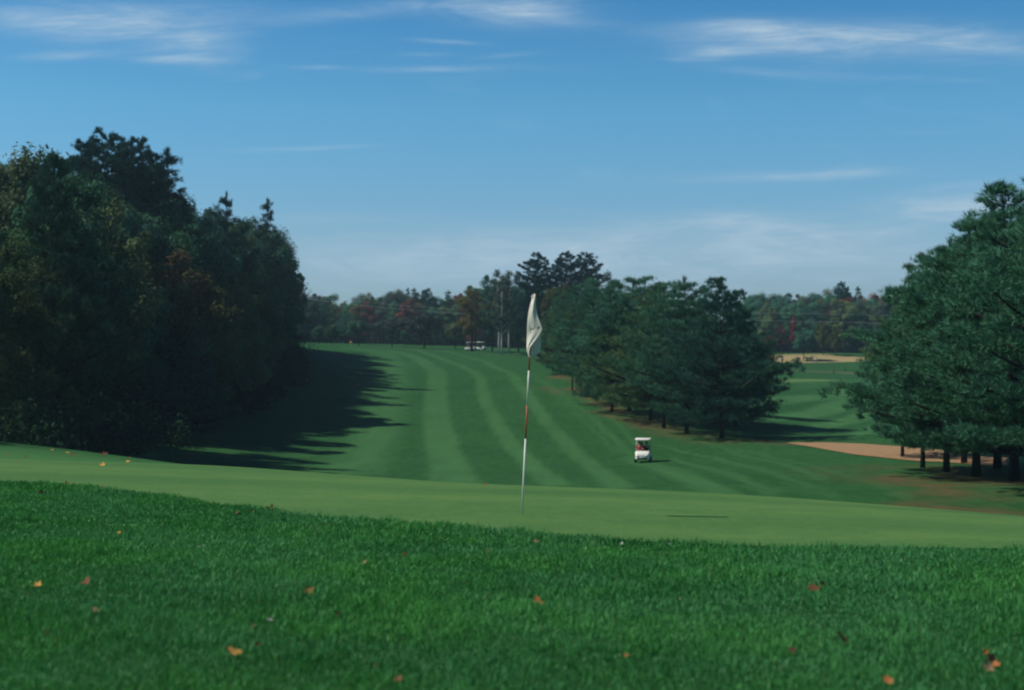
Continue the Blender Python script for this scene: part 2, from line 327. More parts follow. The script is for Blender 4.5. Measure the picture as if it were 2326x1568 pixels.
# ------------------------------------------------------------------ putting green
def green():
    fe = [(-700, 1062), (-300, 1080), (0, 1098), (150, 1106), (300, 1122), (500, 1151), (700, 1176), (950, 1196), (1163, 1213), (1400, 1230), (1700, 1244), (2000, 1248), (2326, 1250), (2700, 1262), (3100, 1290)]
    be = [(-700, 1012), (-300, 1030), (0, 1042), (288, 1053), (474, 1059), (700, 1076), (959, 1093), (1163, 1107), (1400, 1114), (1600, 1123), (1800, 1134), (2000, 1152), (2326, 1180), (2700, 1215), (3100, 1262)]
    fx, fy = zip(*fe); bx, by = zip(*be); us = np.linspace(-700, 3100, 220); rows = 70
    F_ = np.array([near(u, np.interp(u, fx, fy)) for u in us])
    # back edge: follow the crest, a little beyond it so that the green rolls over
    dcr = np.interp(us, [-700, 0, 480, 960, 1163, 1600, 2000, 2326, 3100], [30, 28, 26, 24, 23, 22, 21, 20, 19])
    B_ = np.stack([(us - CU) / FV * dcr, dcr], 1)
    d = np.stack([np.gradient(F_[:, 1]), -np.gradient(F_[:, 0])], 1)
    T = np.linspace(0, 1, rows)[:, None, None]; Pn = F_[None] * (1 - T) + B_[None] * T
    Zg = gz(Pn[..., 0], Pn[..., 1]) + .012
    v = np.concatenate([Pn, Zg[..., None]], -1).reshape(-1, 3); n = len(us)
    i = (np.arange(rows - 1)[:, None] * n + np.arange(n - 1)[None]).ravel(); f = np.stack([i, i + 1, i + n + 1, i + n], 1)
    m = bpy.data.materials.new('putting_turf'); m.use_nodes = True; t = NT(m.node_tree); b = m.node_tree.nodes['Principled BSDF']
    pos = t.node('ShaderNodeNewGeometry').outputs['Position']
    mp = t.node('ShaderNodeMapping'); t.l.new(pos, mp.inputs[0]); mp.inputs['Scale'].default_value = (.14, .55, 1); mp.inputs['Rotation'].default_value = (0, 0, R_(-14))
    nA = t.noise(mp.outputs[0], 1.0, 3, .5); nB = t.noise(pos, 40, 3, .7); nC = t.noise(pos, 2.2, 3, .5)
    c = t.mix(t.smooth(nA, .3, .7), (.048, .136, .038), (.108, .212, .054))
    c = t.mix(t.smooth(nC, .35, .7, 0, .5), c, (.048, .138, .04)); nD = t.noise(pos, 9, 4, .7); c = t.mix(t.smooth(nD, .4, .7, 0, .5), c, (.12, .21, .065)); c = t.mix(t.smooth(nB, .35, .65, 0, .5), c, (.040, .115, .028))
    t.l.new(c, b.inputs[0]); b.inputs['Roughness'].default_value = .85; b.inputs['Specular IOR Level'].default_value = .08
    bp = t.node('ShaderNodeBump'); bp.inputs['Strength'].default_value = .35; bp.inputs['Distance'].default_value = .01; t.l.new(nB, bp.inputs['Height']); t.l.new(bp.outputs[0], b.inputs['Normal'])
    o = bpy.data.objects.new('putting_green', np_mesh('putting_green', v, f, [m], True)); COL.objects.link(o); o['kind'] = 'structure'
    return F_
GREEN_F = green()

# ------------------------------------------------------------------ bunker and path
def sheet(name, px_top, px_bot, material, dz, n=60, rows=12, wob=0.0):
    tu, tv = zip(*px_top); bu, bv = zip(*px_bot); us0 = np.linspace(0, 1, n); rng = np.random.RandomState(4)
    Tp = [hit(np.interp(s, np.linspace(0, 1, len(tu)), tu), np.interp(s, np.linspace(0, 1, len(tv)), tv)) for s in us0]
    Bp = [hit(np.interp(s, np.linspace(0, 1, len(bu)), bu), np.interp(s, np.linspace(0, 1, len(bv)), bv)) for s in us0]
    Tp = np.array(Tp); Bp = np.array(Bp)
    w = np.interp(np.arange(n), np.arange(0, n + 5, 5), rng.randn(len(np.arange(0, n + 5, 5)))) * wob
    Tp[:, 1] += w; Bp[:, 1] += np.roll(w, 7)
    T = np.linspace(0, 1, rows)[:, None, None]; Pn = Bp[None] * (1 - T) + Tp[None] * T
    edge = np.minimum(np.minimum(T[..., 0], 1 - T[..., 0]) * 6, 1)
    Zg = gz(Pn[..., 0], Pn[..., 1]) + dz
    v = np.concatenate([Pn, Zg[..., None]], -1).reshape(-1, 3)
    i = (np.arange(rows - 1)[:, None] * n + np.arange(n - 1)[None]).ravel(); f = np.stack([i, i + 1, i + n + 1, i + n], 1)
    o = bpy.data.objects.new(name, np_mesh(name, v, f, [material], True)); COL.objects.link(o); return o
M_sand = mat('bunker_sand', (.30, .19, .10), .95, .05, noise=.18, nscale=1.2)
_t = NT(M_sand.node_tree); _g = _t.node('ShaderNodeNewGeometry'); _b = _t.node('ShaderNodeBump'); _b.inputs['Strength'].default_value = .8; _b.inputs['Distance'].default_value = .15; _t.l.new(_t.noise(_g.outputs['Position'], 2.6, 4, .6, .6), _b.inputs['Height']); _t.l.new(_b.outputs[0], M_sand.node_tree.nodes['Principled BSDF'].inputs['Normal'])
b_ = sheet('sand_bunker', [(1786, 1007), (1850, 1006), (1960, 1009), (2080, 1018), (2160, 1026), (2290, 1042)], [(1786, 1008), (1840, 1016), (1940, 1034), (2080, 1048), (2180, 1054), (2290, 1060)], M_sand, .05, wob=.5)
b_['kind'] = 'structure'
M_path = mat('path_dirt', (.20, .17, .11), .95, .05, noise=.25, nscale=.6)

# ------------------------------------------------------------------ grass blades of the near rough (uncountable)
def grass():
    rng = np.random.RandomState(11)
    # front boundary of the green as y(x)
    gx, gy = GREEN_F[:, 0], GREEN_F[:, 1]; o = np.argsort(gx); gx, gy = gx[o], gy[o]
    N = 1450000
    y = 4.6 + (22 - 4.6) * rng.rand(N) ** .95
    x = (rng.rand(N) * 2 - 1) * (y * .385 + 3.2)
    lim = np.interp(x, gx, gy) + rng.randn(N) * .05 + (srand(x, y, .5, 2) - .5) * .25
    keep0 = y < lim; x, y = x[keep0], y[keep0]
    cl = srand(x, y, .10, 21) * .5 + srand(x, y, .28, 22) * .35 + srand(x, y, 1.1, 23) * .25
    keep = rng.rand(len(x)) < (.28 + cl); x, y, cl = x[keep], y[keep], cl[keep]
    n = len(x); z = gz(x, y)
    h = (.022 + .030 * rng.rand(n)) * (.45 + 1.0 * cl) * (.7 + .6 * srand(x, y, .45, 41)) * (1 + .45 * np.clip(1 - (lim[keep0][keep] - y) / .8, 0, 1)); w = .0015 + .0018 * rng.rand(n); w *= np.clip(y / 7, 1, 2.2)
    az = rng.rand(n) * 2 * np.pi; lean = .15 + .9 * rng.rand(n) ** 1.5; la = az + rng.randn(n) * .8
    ca, sa = np.cos(az), np.sin(az)
    base = np.stack([x, y, z - .004], 1); side = np.stack([ca * w, sa * w, 0 * w], 1)
    mid = base + np.stack([np.cos(la) * h * lean * .3, np.sin(la) * h * lean * .3, h * .6], 1)
    tip = base + np.stack([np.cos(la) * h * lean, np.sin(la) * h * lean, h * (1.1 - .35 * lean)], 1)
    v = np.stack([base - side, base + side, mid + side * .8, mid - side * .8, tip], 1).reshape(-1, 3)
    k = np.arange(n) * 5
    f = np.concatenate([np.stack([k, k + 1, k + 2], 1), np.stack([k, k + 2, k + 3], 1), np.stack([k + 3, k + 2, k + 4], 1)])
    val = np.clip(.5 + rng.randn(n) * .2 + (cl - .55) * .9 + (srand(x, y, .8, 31) - .5) * .5, 0, 1)
    dry = (rng.rand(n) < .012).astype(float)
    m = bpy.data.materials.new('grass_blade'); m.use_nodes = True; t = NT(m.node_tree); m.node_tree.nodes.clear()
    out = t.node('ShaderNodeOutputMaterial')
    pos = t.node('ShaderNodeNewGeometry').outputs['Position']; big = t.noise(pos, .8, 4, .6)
    c = t.mix(t.attr('val'), GRASS_D, GRASS_L); c = t.mix(t.smooth(big, .35, .65, 0, .55), c, GRASS_W)
    c = t.mix(t.attr('dry'), c, (.12, .14, .05))
    df = t.node('ShaderNodeBsdfDiffuse'); tr = t.node('ShaderNodeBsdfTranslucent'); gl = t.node('ShaderNodeBsdfGlossy'); gl.inputs['Roughness'].default_value = .45; gl.inputs[0].default_value = (.5, .6, .6, 1)
    t.l.new(c, df.inputs[0]); t.l.new(t.mix(1, c, (.9, 1.1, .6), 'MULTIPLY'), tr.inputs[0])
    ms = t.node('ShaderNodeMixShader'); ms.inputs[0].default_value = .25; t.l.new(df.outputs[0], ms.inputs[1]); t.l.new(tr.outputs[0], ms.inputs[2])
    m2 = t.node('ShaderNodeMixShader'); m2.inputs[0].default_value = .018; t.l.new(ms.outputs[0], m2.inputs[1]); t.l.new(gl.outputs[0], m2.inputs[2])
    t.l.new(m2.outputs[0], out.inputs[0])
    o = bpy.data.objects.new('grass', np_mesh('grass', v, f, [m], False, {'val': ('FACE', np.tile(val, 3)), 'dry': ('FACE', np.tile(dry, 3))})); COL.objects.link(o)
    tag(o, 'thick dark green rough grass in the foreground before the putting green', 'grass', kind='stuff')
GRASS_D, GRASS_L, GRASS_W = (.020, .145, .036), (.095, .345, .080), (.080, .275, .112)
grass()

# ------------------------------------------------------------------ foliage materials and tree makers
def leaf_mat(name, trans=.22, hue=.03, nscale=.35):
    m = bpy.data.materials.new(name); m.use_nodes = True; t = NT(m.node_tree); m.node_tree.nodes.clear()
    out = t.node('ShaderNodeOutputMaterial'); oi = t.node('ShaderNodeObjectInfo'); tc = t.node('ShaderNodeTexCoord')
    geo = t.node('ShaderNodeNewGeometry')
    n = t.noise(geo.outputs['Position'], nscale, 3); hs = t.node('ShaderNodeHueSaturation')
    t.l.new(oi.outputs['Color'], hs.inputs['Color'])
    t.put(hs.inputs['Hue'], t.math('MULTIPLY_ADD', t.smooth(n, .3, .7), -hue * 2, .5 + hue))
    t.put(hs.inputs['Value'], t.math('MULTIPLY_ADD', t.attr('v'), .9, .55))
    df = t.node('ShaderNodeBsdfDiffuse'); tr = t.node('ShaderNodeBsdfTranslucent')
    t.l.new(hs.outputs[0], df.inputs[0]); t.l.new(hs.outputs[0], tr.inputs[0])
    ms = t.node('ShaderNodeMixShader'); ms.inputs[0].default_value = trans; t.l.new(df.outputs[0], ms.inputs[1]); t.l.new(tr.outputs[0], ms.inputs[2])
    t.l.new(ms.outputs[0], out.inputs[0]); return m
M_needle = leaf_mat('pine_needles', .12, .02); M_leaf = leaf_mat('tree_leaves', .2, .035)
M_bark = mat('pine_bark', (.024, .023, .021), .95, .05, noise=.35, nscale=3)
M_birch = mat('birch_bark', (.42, .42, .38), .9, .1, noise=.3, nscale=2)
M_grey = mat('dead_wood', (.10, .095, .10), .95, .05, noise=.2)

def unit(a): return a / np.maximum(np.linalg.norm(a, axis=-1, keepdims=True), 1e-9)
def tufts(pos, dirs, L, w, k, rng, spread=.5):
    """k thin needles fans per position"""
    n = len(pos); p = np.repeat(pos, k, 0); d = np.repeat(dirs, k, 0) + rng.randn(n * k, 3) * spread; d = unit(d)
    LL = (np.repeat(L, k) if hasattr(L, '__len__') else L) * (.7 + .5 * rng.rand(n * k)); s = unit(np.cross(d, rng.randn(n * k, 3)))
    v = np.stack([p - s * w[0], p + s * w[0], p + d * LL[:, None]], 1).reshape(-1, 3)
    q = np.arange(n * k) * 3; f = np.stack([q, q + 1, q + 2], 1)
    c = np.repeat(rng.rand(n), k) * .7 + rng.rand(n * k) * .3
    return v, f, c
def conifer(name, seed, H, Rr, clear, prof, level=.5, nb=5, rise=.25, droop=0.0, tden=9.0, L=.36, w=(.017, .05), k=11, up=.55, flat=.35, trunk_r=.17, jag=.2, curve=0.0, sub=9, plume=(.17, .17, .10)):
    rng = np.random.RandomState(seed); pos, dr = [], []; tb = MB()
    nz = int(H * 1.2); tp = []
    bend = rng.randn(2) * .012
    axis = lambda z: np.array([bend[0] * z * z / H * 2, bend[1] * z * z / H * 2, z])
    for i in range(10): z = H * i / 9.3; tp.append(axis(min(z, H)))
    tb.tube([Vector(p) for p in tp], [trunk_r * (1.35 if i == 0 else 1) * (1 - .93 * i / 9.3) + .012 for i in range(10)], 8)
    z = clear
    while z < H - .25:
        s = (z - clear) / (H - clear); n = max(3, int(round(nb * (1 - .35 * s) + rng.randn() * .5)))
        a0 = rng.rand() * 6.28
        for b in range(n):
            az = a0 + 6.283 * b / n + rng.randn() * .25; ln = Rr * prof(s) * max(.3, 1 + rng.randn() * jag)
            if ln < .25: ln = .25
            o = np.array([math.cos(az), math.sin(az), 0]); l = np.array([-math.sin(az), math.cos(az), 0]); base = axis(z + rng.randn() * .12)
            ri = rise * (.4 + .9 * s) + rng.randn() * .05 - max(0, .14 - s) * 1.1; q = lambda t: base + o * ln * t + np.array([0, 0, 1]) * ln * (ri * t + (.18 if droop == 0 else 0) * t * t - droop * t + droop * .8 * t * t) + l * math.sin(t * 3) * curve * ln
            tb.tube([Vector(q(t)) for t in (0, .35, .7, .97)], [max(.015, .028 * ln * x) * (1 if ln > 1 else .7) for x in (1, .7, .4, .15)], 4, False)
            mc = max(2, int(tden * ln ** 1.25 / 5)); tc_ = .2 + .8 * rng.rand(mc) ** .7; m = mc * sub; t = np.repeat(tc_, sub)
            P0 = np.array([q(a) for a in t]); lat = np.repeat(rng.randn(mc), sub) * flat * ln * (.25 + .75 * (1 - np.abs(t - .62)))
            P0 = P0 + l[None] * lat[:, None] + np.array([0, 0, 1])[None] * (np.abs(lat)[:, None] * .1 + np.repeat(rng.randn(mc), sub)[:, None] * .08 * (1 + ln * .12))
            P0 = P0 + rng.randn(m, 3) * plume + o[None] * (rng.rand(m, 1) * .25)
            d = o[None] * (.35 + .6 * t[:, None]) + l[None] * (np.sign(lat) * .35)[:, None] + np.array([0, 0, 1.])[None] * (up * (.5 + .8 * s)) + 0 * P0
            pos.append(P0); dr.append(unit(d))
        z += level * (.7 + .6 * rng.rand()) * (1.15 - .35 * s)
    # leader
    m = 26; zz = H - 1.1 * rng.rand(m) ** 1.3; pos.append(np.array([axis(a) for a in zz]) + rng.randn(m, 3) * [.06, .06, .02]); dr.append(unit(np.concatenate([rng.randn(m, 2) * .5, np.ones((m, 1))], 1)))
    pos = np.concatenate(pos); dr = np.concatenate(dr); v, f, c = tufts(pos, dr, L, w, k, rng)
    return np_mesh(name + '_crown', v, f, [M_needle], False, {'v': ('FACE', c)}), tb.mesh(name + '_trunk', M_bark, True), H
def broadleaf(name, seed, H, Rr, clear, nclump=46, leaves=420, size=.19, clr=1.35, low=.0, bark=None, vert=1.0, gap=.0, trunk_r=.22):
    rng = np.random.RandomState(seed); tb = MB(); ch = (H - clear) / 2; cz = clear + ch
    C = []
    while len(C) < nclump:
        d = unit(rng.randn(3)); r = (.35 + .65 * rng.rand() ** .45)
        lob = 1 + .16 * math.sin(3 * math.atan2(d[1], d[0]) + seed) + .10 * math.sin(5 * d[2] * 3 + seed * 2) + rng.randn() * .06
        wz = 1.0 if d[2] < 0 else 1.0
        p = np.array([d[0] * Rr * r * lob, d[1] * Rr * r * lob, cz + d[2] * (ch - clr * .6) * r * lob * wz])
        if d[2] < 0: p[:2] *= (1.0 + low * .2)
        else: p[:2] *= math.sqrt(max(.05, 1 - .35 * d[2] ** 2 * r))
        if gap and rng.rand() < gap: continue
        C.append(p)
    C = np.array(C)
    tp = [Vector((0, 0, 0)), Vector((rng.randn() * .08, rng.randn() * .08, clear * .6 + .3)), Vector((rng.randn() * .2, rng.randn() * .2, cz)), Vector((rng.randn() * .3, rng.randn() * .3, H - clr))]
    tb.tube(tp, [trunk_r * 1.3, trunk_r, trunk_r * .55, .04], 8)
    for p in C[:: 2]:
        z0 = max(clear * .5, p[2] - np.hypot(p[0], p[1]) * (.7 + .3 * rng.rand())); z0 = min(z0, H * .8); s = z0 / H
        a = Vector((tp[1] * (1 - s) + tp[3] * s).xy.to_3d()); a.z = z0
        mid = (a + Vector(p)) / 2 + Vector(rng.randn(3) * .25) - Vector((0, 0, .2)); tb.tube([a, mid, Vector(p)], [.07, .045, .015], 4, False)
    n = leaves * nclump; ci = rng.randint(0, nclump, n); r = clr * (.55 + .75 * rng.rand(nclump)); d = unit(rng.randn(n, 3) + [0, 0, .25])
    rr = rng.rand(n) ** .45; bump = 1 + .22 * np.sin(d[:, 0] * 7 + ci) * np.cos(d[:, 1] * 6 + ci * 2) + rng.randn(n) * .1
    pos = C[ci] + d * (r[ci] * rr * bump)[:, None] * [1, 1, .8 * vert]
    out = unit(pos - [0, 0, cz - ch * .3]); nrm = unit(d * .8 + out * .5 + rng.randn(n, 3) * .55 + [0, 0, .2])
    a = unit(np.cross(nrm, rng.randn(n, 3))); b = np.cross(nrm, a); s = size * (.6 + .8 * rng.rand(n))[:, None]
    v = np.stack([pos - a * s, pos - b * s * .6, pos + a * s, pos + b * s * .6], 1).reshape(-1, 3); k = np.arange(n) * 4
    f = np.stack([k, k + 1, k + 2, k + 3], 1); cv = rng.rand(nclump)[ci] * .55 + rng.rand(n) * .45
    return np_mesh(name + '_crown', v, f, [M_leaf], False, {'v': ('FACE', cv)}), tb.mesh(name + '_trunk', bark or M_bark, True), H

full = lambda s: min(1, .70 + 1.8 * s) * (1 - s) ** .80 + .02
full2 = lambda s: min(1, .74 + 2.2 * s) * 1.12 * (1 - s) ** 1.0 + .02
cone = lambda s: (1 - s) ** .95 + .04
PINES = [conifer('white_pine', 10 + i, 13.5, 4.9, (3.5, 1.5, 2.1, 1.7)[i], full if i % 2 == 0 else full2, level=(.82, .74, .88, .78)[i], nb=6, rise=.22, tden=15, up=1.0, flat=.30, jag=.26, sub=12, plume=(.19, .19, .08)) for i in range(4)]
SPRUCE = [conifer('spruce', 30 + i, 16, 4.0, 1.2, cone, level=.55, nb=6, rise=.05, droop=.25, tden=8, L=.36, up=.1, flat=.22, jag=.10) for i in range(2)]
def scrag(s): return (.72 + .28 * math.sin(s * 11) ** 2) * (1 - s ** 1.8) ** .8 * (.55 + .6 * min(1, s * 2)) + .06
TALLP = [conifer('tall_pine', 50 + i, 24, 5.0, 9.0, scrag, level=.95, nb=5, rise=.28, tden=17, L=.42, w=(.035, .07), up=.9, flat=.28, jag=.2, trunk_r=.32) for i in range(3)]
BROAD = [broadleaf('broadleaf', 70 + i, 16, 4.6 + .3 * (i % 3), .8 + (i % 2), nclump=60, leaves=600, size=.135) for i in range(5)]
OPEN = [broadleaf('open_tree', 90 + i, 14, 3.2, 2.6, nclump=34, leaves=190, size=.15, clr=1.05, gap=.1) for i in range(2)]
SLIM = [broadleaf('birch', 95 + i, 17, 2.9, 3.5, nclump=40, leaves=120, size=.14, clr=1.0, bark=M_birch, trunk_r=.17) for i in range(2)]
SMALL = [broadleaf('small_tree', 100 + i, 6, 1.7, 1.3, nclump=26, leaves=200, size=.13, clr=.75, trunk_r=.07) for i in range(2)]
KINDS = dict(pine=(PINES, 'white_pine'), spruce=(SPRUCE, 'spruce'), tall=(TALLP, 'tall_pine'), broad=(BROAD, 'broadleaf_tree'), open=(OPEN, 'broadleaf_tree'), birch=(SLIM, 'birch'), small=(SMALL, 'young_tree'))
rt = random.Random(77); TREES = []
def tree(kind, x, y, h, col, group=None, label=None, wide=1.0, idx=None, lean=0.0):
    protos, nm = KINDS[kind]; cm, tm, H = protos[rt.randrange(len(protos)) if idx is None else idx % len(protos)]
    z = G(x, y); r = empty(nm, (x, y, z - .05), rt.random() * 6.28); s = h / H; r.scale = (s * wide, s * wide, s)
    if lean: r.rotation_euler = (0, lean, 0)
    for part, me in (('crown', cm), ('trunk', tm)):
        o = bpy.data.objects.new(part, me); COL.objects.link(o); o.parent = r
        if part == 'crown':
            k = 1 + rt.uniform(-.12, .12); o.color = (col[0] * k, col[1] * k, col[2] * k, 1)
    tag(r, label, 'tree', group); TREES.append((r, kind, (x / y * FV + CU) if y > 1 else 0, x, y)); return r
def tree_px(kind, u, top, d, col, **kw):
    x = (u - CU) / FV * d; ztop = -(top - CV) / FV * d; return tree(kind, x, d, ztop - G(x, d), col, **kw)
PINE_C = (.068, .190, .105); PINE_O = (.100, .185, .080); DK = (.044, .128, .084); OL = (.090, .130, .056); GRN = (.052, .135, .070); YEL = (.13, .12, .03); RED = (.16, .035, .03); ORG = (.15, .075, .03); GRY = (.05, .07, .055)
ORD = ['first', 'second', 'third', 'fourth', 'fifth', 'sixth', 'seventh', 'eighth', 'ninth', 'tenth', 'eleventh', 'twelfth', 'thirteenth', 'fourteenth', 'fifteenth', 'sixteenth', 'seventeenth', 'eighteenth', 'nineteenth', 'twentieth']
for a_, b_ in (('twenty', 'thirtieth'), ('thirty', 'fortieth'), ('forty', 'fiftieth'), ('fifty', 'sixtieth'), ('sixty', 'seventieth'), ('seventy', 'eightieth'), ('eighty', 'ninetieth'), ('ninety', 'hundredth')):
    ORD += [a_ + '-' + o for o in ORD[:9]] + [b_]
ORD += ['hundred and ' + o for o in ORD[:99]]
def ordlabel(trees, text, key=lambda r: r.location.x / max(r.location.y, 1)):
    for i, r in enumerate(sorted(trees, key=key)): r['label'] = text.format(ORD[i])

# right edge pines
g = 'white pines along the right edge'
right = [tree_px('pine', 2096, 578, 86, PINE_O, group=g, wide=.74, idx=0), tree_px('pine', 2150, 545, 83, PINE_C, group=g, wide=.95, idx=2),
         tree_px('pine', 2218, 486, 80, PINE_C, group=g, wide=1.12, idx=3), tree_px('pine', 2304, 422, 76, PINE_C, group=g, wide=1.1, idx=1), tree_px('pine', 2400, 370, 68, PINE_C, group=g, wide=1.1, idx=2),
         tree_px('pine', 2266, 462, 86, PINE_C, group=g, wide=1.05, idx=2), tree_px('pine', 2352, 428, 84, PINE_C, group=g, wide=1.1, idx=0), tree_px('pine', 2190, 540, 92, PINE_C, group=g, wide=.85, idx=0),
         tree_px('pine', 2050, 640, 99, PINE_C, group=g, wide=.66, idx=3)]
ordlabel(right, 'large blue-green white pine with visible trunk, {} from the left in the right edge row')

def dead_bough(parent):
    rng = np.random.RandomState(8); c = np.array([[(u - CU) / FV * d, d, -(v - CV) / FV * d] for u, v, d in ((2074, 728, 82.6), (2092, 745, 82.2), (2112, 757, 82), (2135, 770, 81.4), (2160, 782, 80.8))])
    t = rng.rand(330) * 4; i = np.minimum(t.astype(int), 3); p = c[i] + (c[i + 1] - c[i]) * (t - i)[:, None] + rng.randn(330, 3) * [.22, .2, .12]
    v, f, cc = tufts(p, unit(rng.randn(330, 3) + [-.3, -.3, .5]), .3, (.018, 0), 9, rng)
    me = np_mesh('dead_bough', v, f, [M_needle], False, {'v': ('FACE', cc)}); o = bpy.data.objects.new('dead_bough', me); COL.objects.link(o); o.color = (.26, .14, .05, 1)
    bpy.context.view_layer.update(); o.parent = parent; o.matrix_parent_inverse = parent.matrix_world.inverted(); o['label'] = 'rusty brown dead bough'
dead_bough(right[0])

# middle pine belt
g = 'white pines in the belt right of the fairway'
belt = [(1640, 632, 130, .92, DK), (1560, 630, 136, .95, PINE_C), (1478, 650, 150, 1.05, PINE_O), (1535, 640, 152, 1.0, PINE_C), (1430, 632, 160, 1.0, PINE_C), (1395, 640, 170, 1.0, PINE_C), (1352, 634, 182, 1.0, PINE_C),  # front pine: shade of its near side is put into the DK crown colour
        (1470, 628, 172, 1.0, PINE_C), (1312, 648, 194, .95, PINE_C), (1275, 655, 206, .9, PINE_O), (1600, 655, 150, 1.0, PINE_C), (1672, 662, 150, .85, DK), (1668, 690, 165, .8, DK), (1425, 668, 190, 1.0, PINE_C), (1340, 632, 215, .9, PINE_C), (1390, 650, 158, .8, PINE_C), (1508, 642, 143, .85, PINE_C), (1300, 690, 184, .7, PINE_O), (1255, 690, 214, .7, PINE_C)]
bt = [tree_px('pine', u, v, d, c, group=g, wide=w) for (u, v, d, w, c) in belt]
ordlabel(bt, 'blue-green white pine, {} from the left in the pine belt right of the fairway')

# left wood
g = 'trees of the wood left of the fairway'; wood = []
rw = random.Random(5)
def wcol():
    return rw.choice([GRN, GRN, DK, OL, OL, (.080, .115, .060), (.055, .125, .085)])
y = 84.
while y < 262:                       # fringe
    ex = -31.5 if y < 192 else -(.147 * y + 4.6)
    if not 106 < y < 120: wood.append(tree('broad', ex + rw.uniform(-1.2, 1.2), y, rw.uniform(10.5, 14), rw.choice([GRN, OL, OL, DK, (.06, .09, .035)]), group=g, wide=rw.uniform(.85, 1.1)))
    y += rw.uniform(6.0, 8.5)
# second row follows the skyline of the photograph
sky = [(-60, 325), (60, 345), (110, 362), (150, 412), (230, 442), (320, 446), (400, 446), (450, 472), (520, 494), (560, 504), (600, 512), (640, 545), (665, 605), (688, 680)]
def skyv(u): return float(np.interp(u, [a for a, b in sky], [b for a, b in sky]))
for x0, y0, y1, st, off in ((-36.5, 88, 265, 6.3, 0), (-43, 100, 255, 7.2, 30), (-50, 120, 240, 9.5, 45)):
    y = y0
    while y < y1:
        x = x0 + rw.uniform(-1.5, 1.5) - max(0, y - 205) * .16; u = x / y * FV + CU
        if u > -60:
            v = skyv(u) + off * .4 + rw.uniform(-8, 22)
            h = -(v - CV) / FV * y - G(x, y)
            if not (x0 > -40 and 108 < y < 118): wood.append(tree('broad', x, y, max(9, min(h, 25)), wcol(), group=g, wide=rw.uniform(.72, .9)))
        y += st * rw.uniform(.85, 1.15)
for u_, v_, d_, w_ in ((596, 520, 236, .80), (622, 540, 242, .75), (645, 590, 246, .62), (572, 508, 228, .8), (648, 650, 250, .62), (630, 600, 230, .6)): wood.append(tree_px('broad', u_, v_, d_, rw.choice([GRN, DK]), group=g, wide=w_))
wood.append(tree_px('pine', 110, 355, 92, (.035, .09, .05), group=g, wide=.6))
ordlabel(wood, 'leafy dull-green tree, {} by distance from the camera in the wood left of the fairway', key=lambda r: r.location.y)
# emergent conifers
for u, v, d, w, i in ((212, 328, 142, .85, 0), (255, 308, 146, .95, 1), (305, 312, 150, .8, 2), (335, 350, 147, .6, 0)):
    tree_px('tall', u, v, d, (.030, .085, .072), group='tall dark pines above the left wood', wide=w, idx=i)
ordlabel([t[0] for t in TREES if t[0].get('group') == 'tall dark pines above the left wood'], 'tall dark clumpy pine rising above the left wood, {} from the left of its four')
tree_px('spruce', 388, 342, 148, (.018, .060, .055), label='dark spruce with tiered boughs beside the tall pines on the left skyline', wide=.95)
tree_px('spruce', 604, 455, 190, (.022, .065, .058), label='pointed dark spruce on the falling skyline of the left wood', wide=.72)
tree_px('pine', 508, 440, 168, (.03, .075, .055), label='small pine top poking above the skyline between the two spruces', wide=.6)
tree_px('pine', 430, 770, 122, (.04, .11, .10), label='pale blue-green young pine at the dark foot of the left wood', wide=.9)
tree_px('open', 545, 600, 158, (.11, .12, .03), label='small tree with a yellow autumn crown on the edge of the left wood', wide=.7)
tree_px('open', 385, 540, 126, (.085, .065, .035), label='tree with rusty orange leaves amid the left wood', wide=.9)
tree_px('open', 455, 590, 136, (.085, .09, .035), label='tree with olive-gold leaves in the middle of the left wood', wide=1.0)
tree_px('birch', 84, 470, 95, (.05, .10, .04), label='pale slender trunk with light green leaves at the left end of the wood', wide=.8)
# trees beyond the left picture edge: their shadows fall into view
for x, y, h in ((-29, 33, 19), (-33, 44, 17), (-34, 62, 18), (-31, 96, 19)):
    tree('broad', x, y, h, GRN, group='trees left of the picture casting shadows on the slope', label='leafy tree outside the left side, ' + {33: 'nearest of four', 44: 'second nearest of four', 62: 'third nearest of four', 96: 'farthest of four'}[y], wide=.8)

# far tree line
g = 'trees of the far tree line'; far = []
rf = random.Random(9)
fsky = [(640, 680), (700, 672), (760, 672), (775, 690), (830, 672), (900, 665), (960, 670), (1000, 682), (1040, 678), (1080, 660), (1120, 650), (1240, 650), (1500, 660), (1690, 668), (1760, 672), (1800, 676), (1850, 672), (1900, 664), (1945, 672), (1975, 680), (2060, 660), (2200, 640), (2330, 630)]
def fv(u): return float(np.interp(u, [a for a, b in fsky], [b for a, b in fsky]))
u = 600
while u < 2060:
    if u < 1300 or u > 1690:
        for row, (d0, dv) in enumerate(((372, 16), (392, 0), (425, 4))):
            uu = u + rf.uniform(-9, 9) + row * 8; d = d0 + rf.uniform(-8, 8)
            c = rf.choice([GRN, GRN, DK, OL, GRY, GRY, (.05, .08, .06)])
            r_ = rf.random(); kind = 'broad'
            if r_ < .09: c = (.13, .045, .04)
            elif r_ < .17: c = (.10, .09, .035)
            elif r_ < .3: kind = 'pine'; c = DK
            c = tuple(q * 1.45 for q in c)
            far.append(tree_px(kind, uu, fv(uu) + dv - 6 + rf.uniform(-4, 9), d, c, group=g, wide=rf.uniform(.8, 1.1)))
    u += 27
for uu, v, k in ((925, 655, 'spruce'), (940, 655, 'spruce'), (972, 655, 'tall'), (1018, 660, 'pine'), (1915, 640, 'tall'), (1948, 652, 'spruce')): far.append(tree_px(k, uu, v, 385, DK, group=g, wide=.8))
ordlabel(far, 'tree {} from the left in the far tree line beyond the fairway')
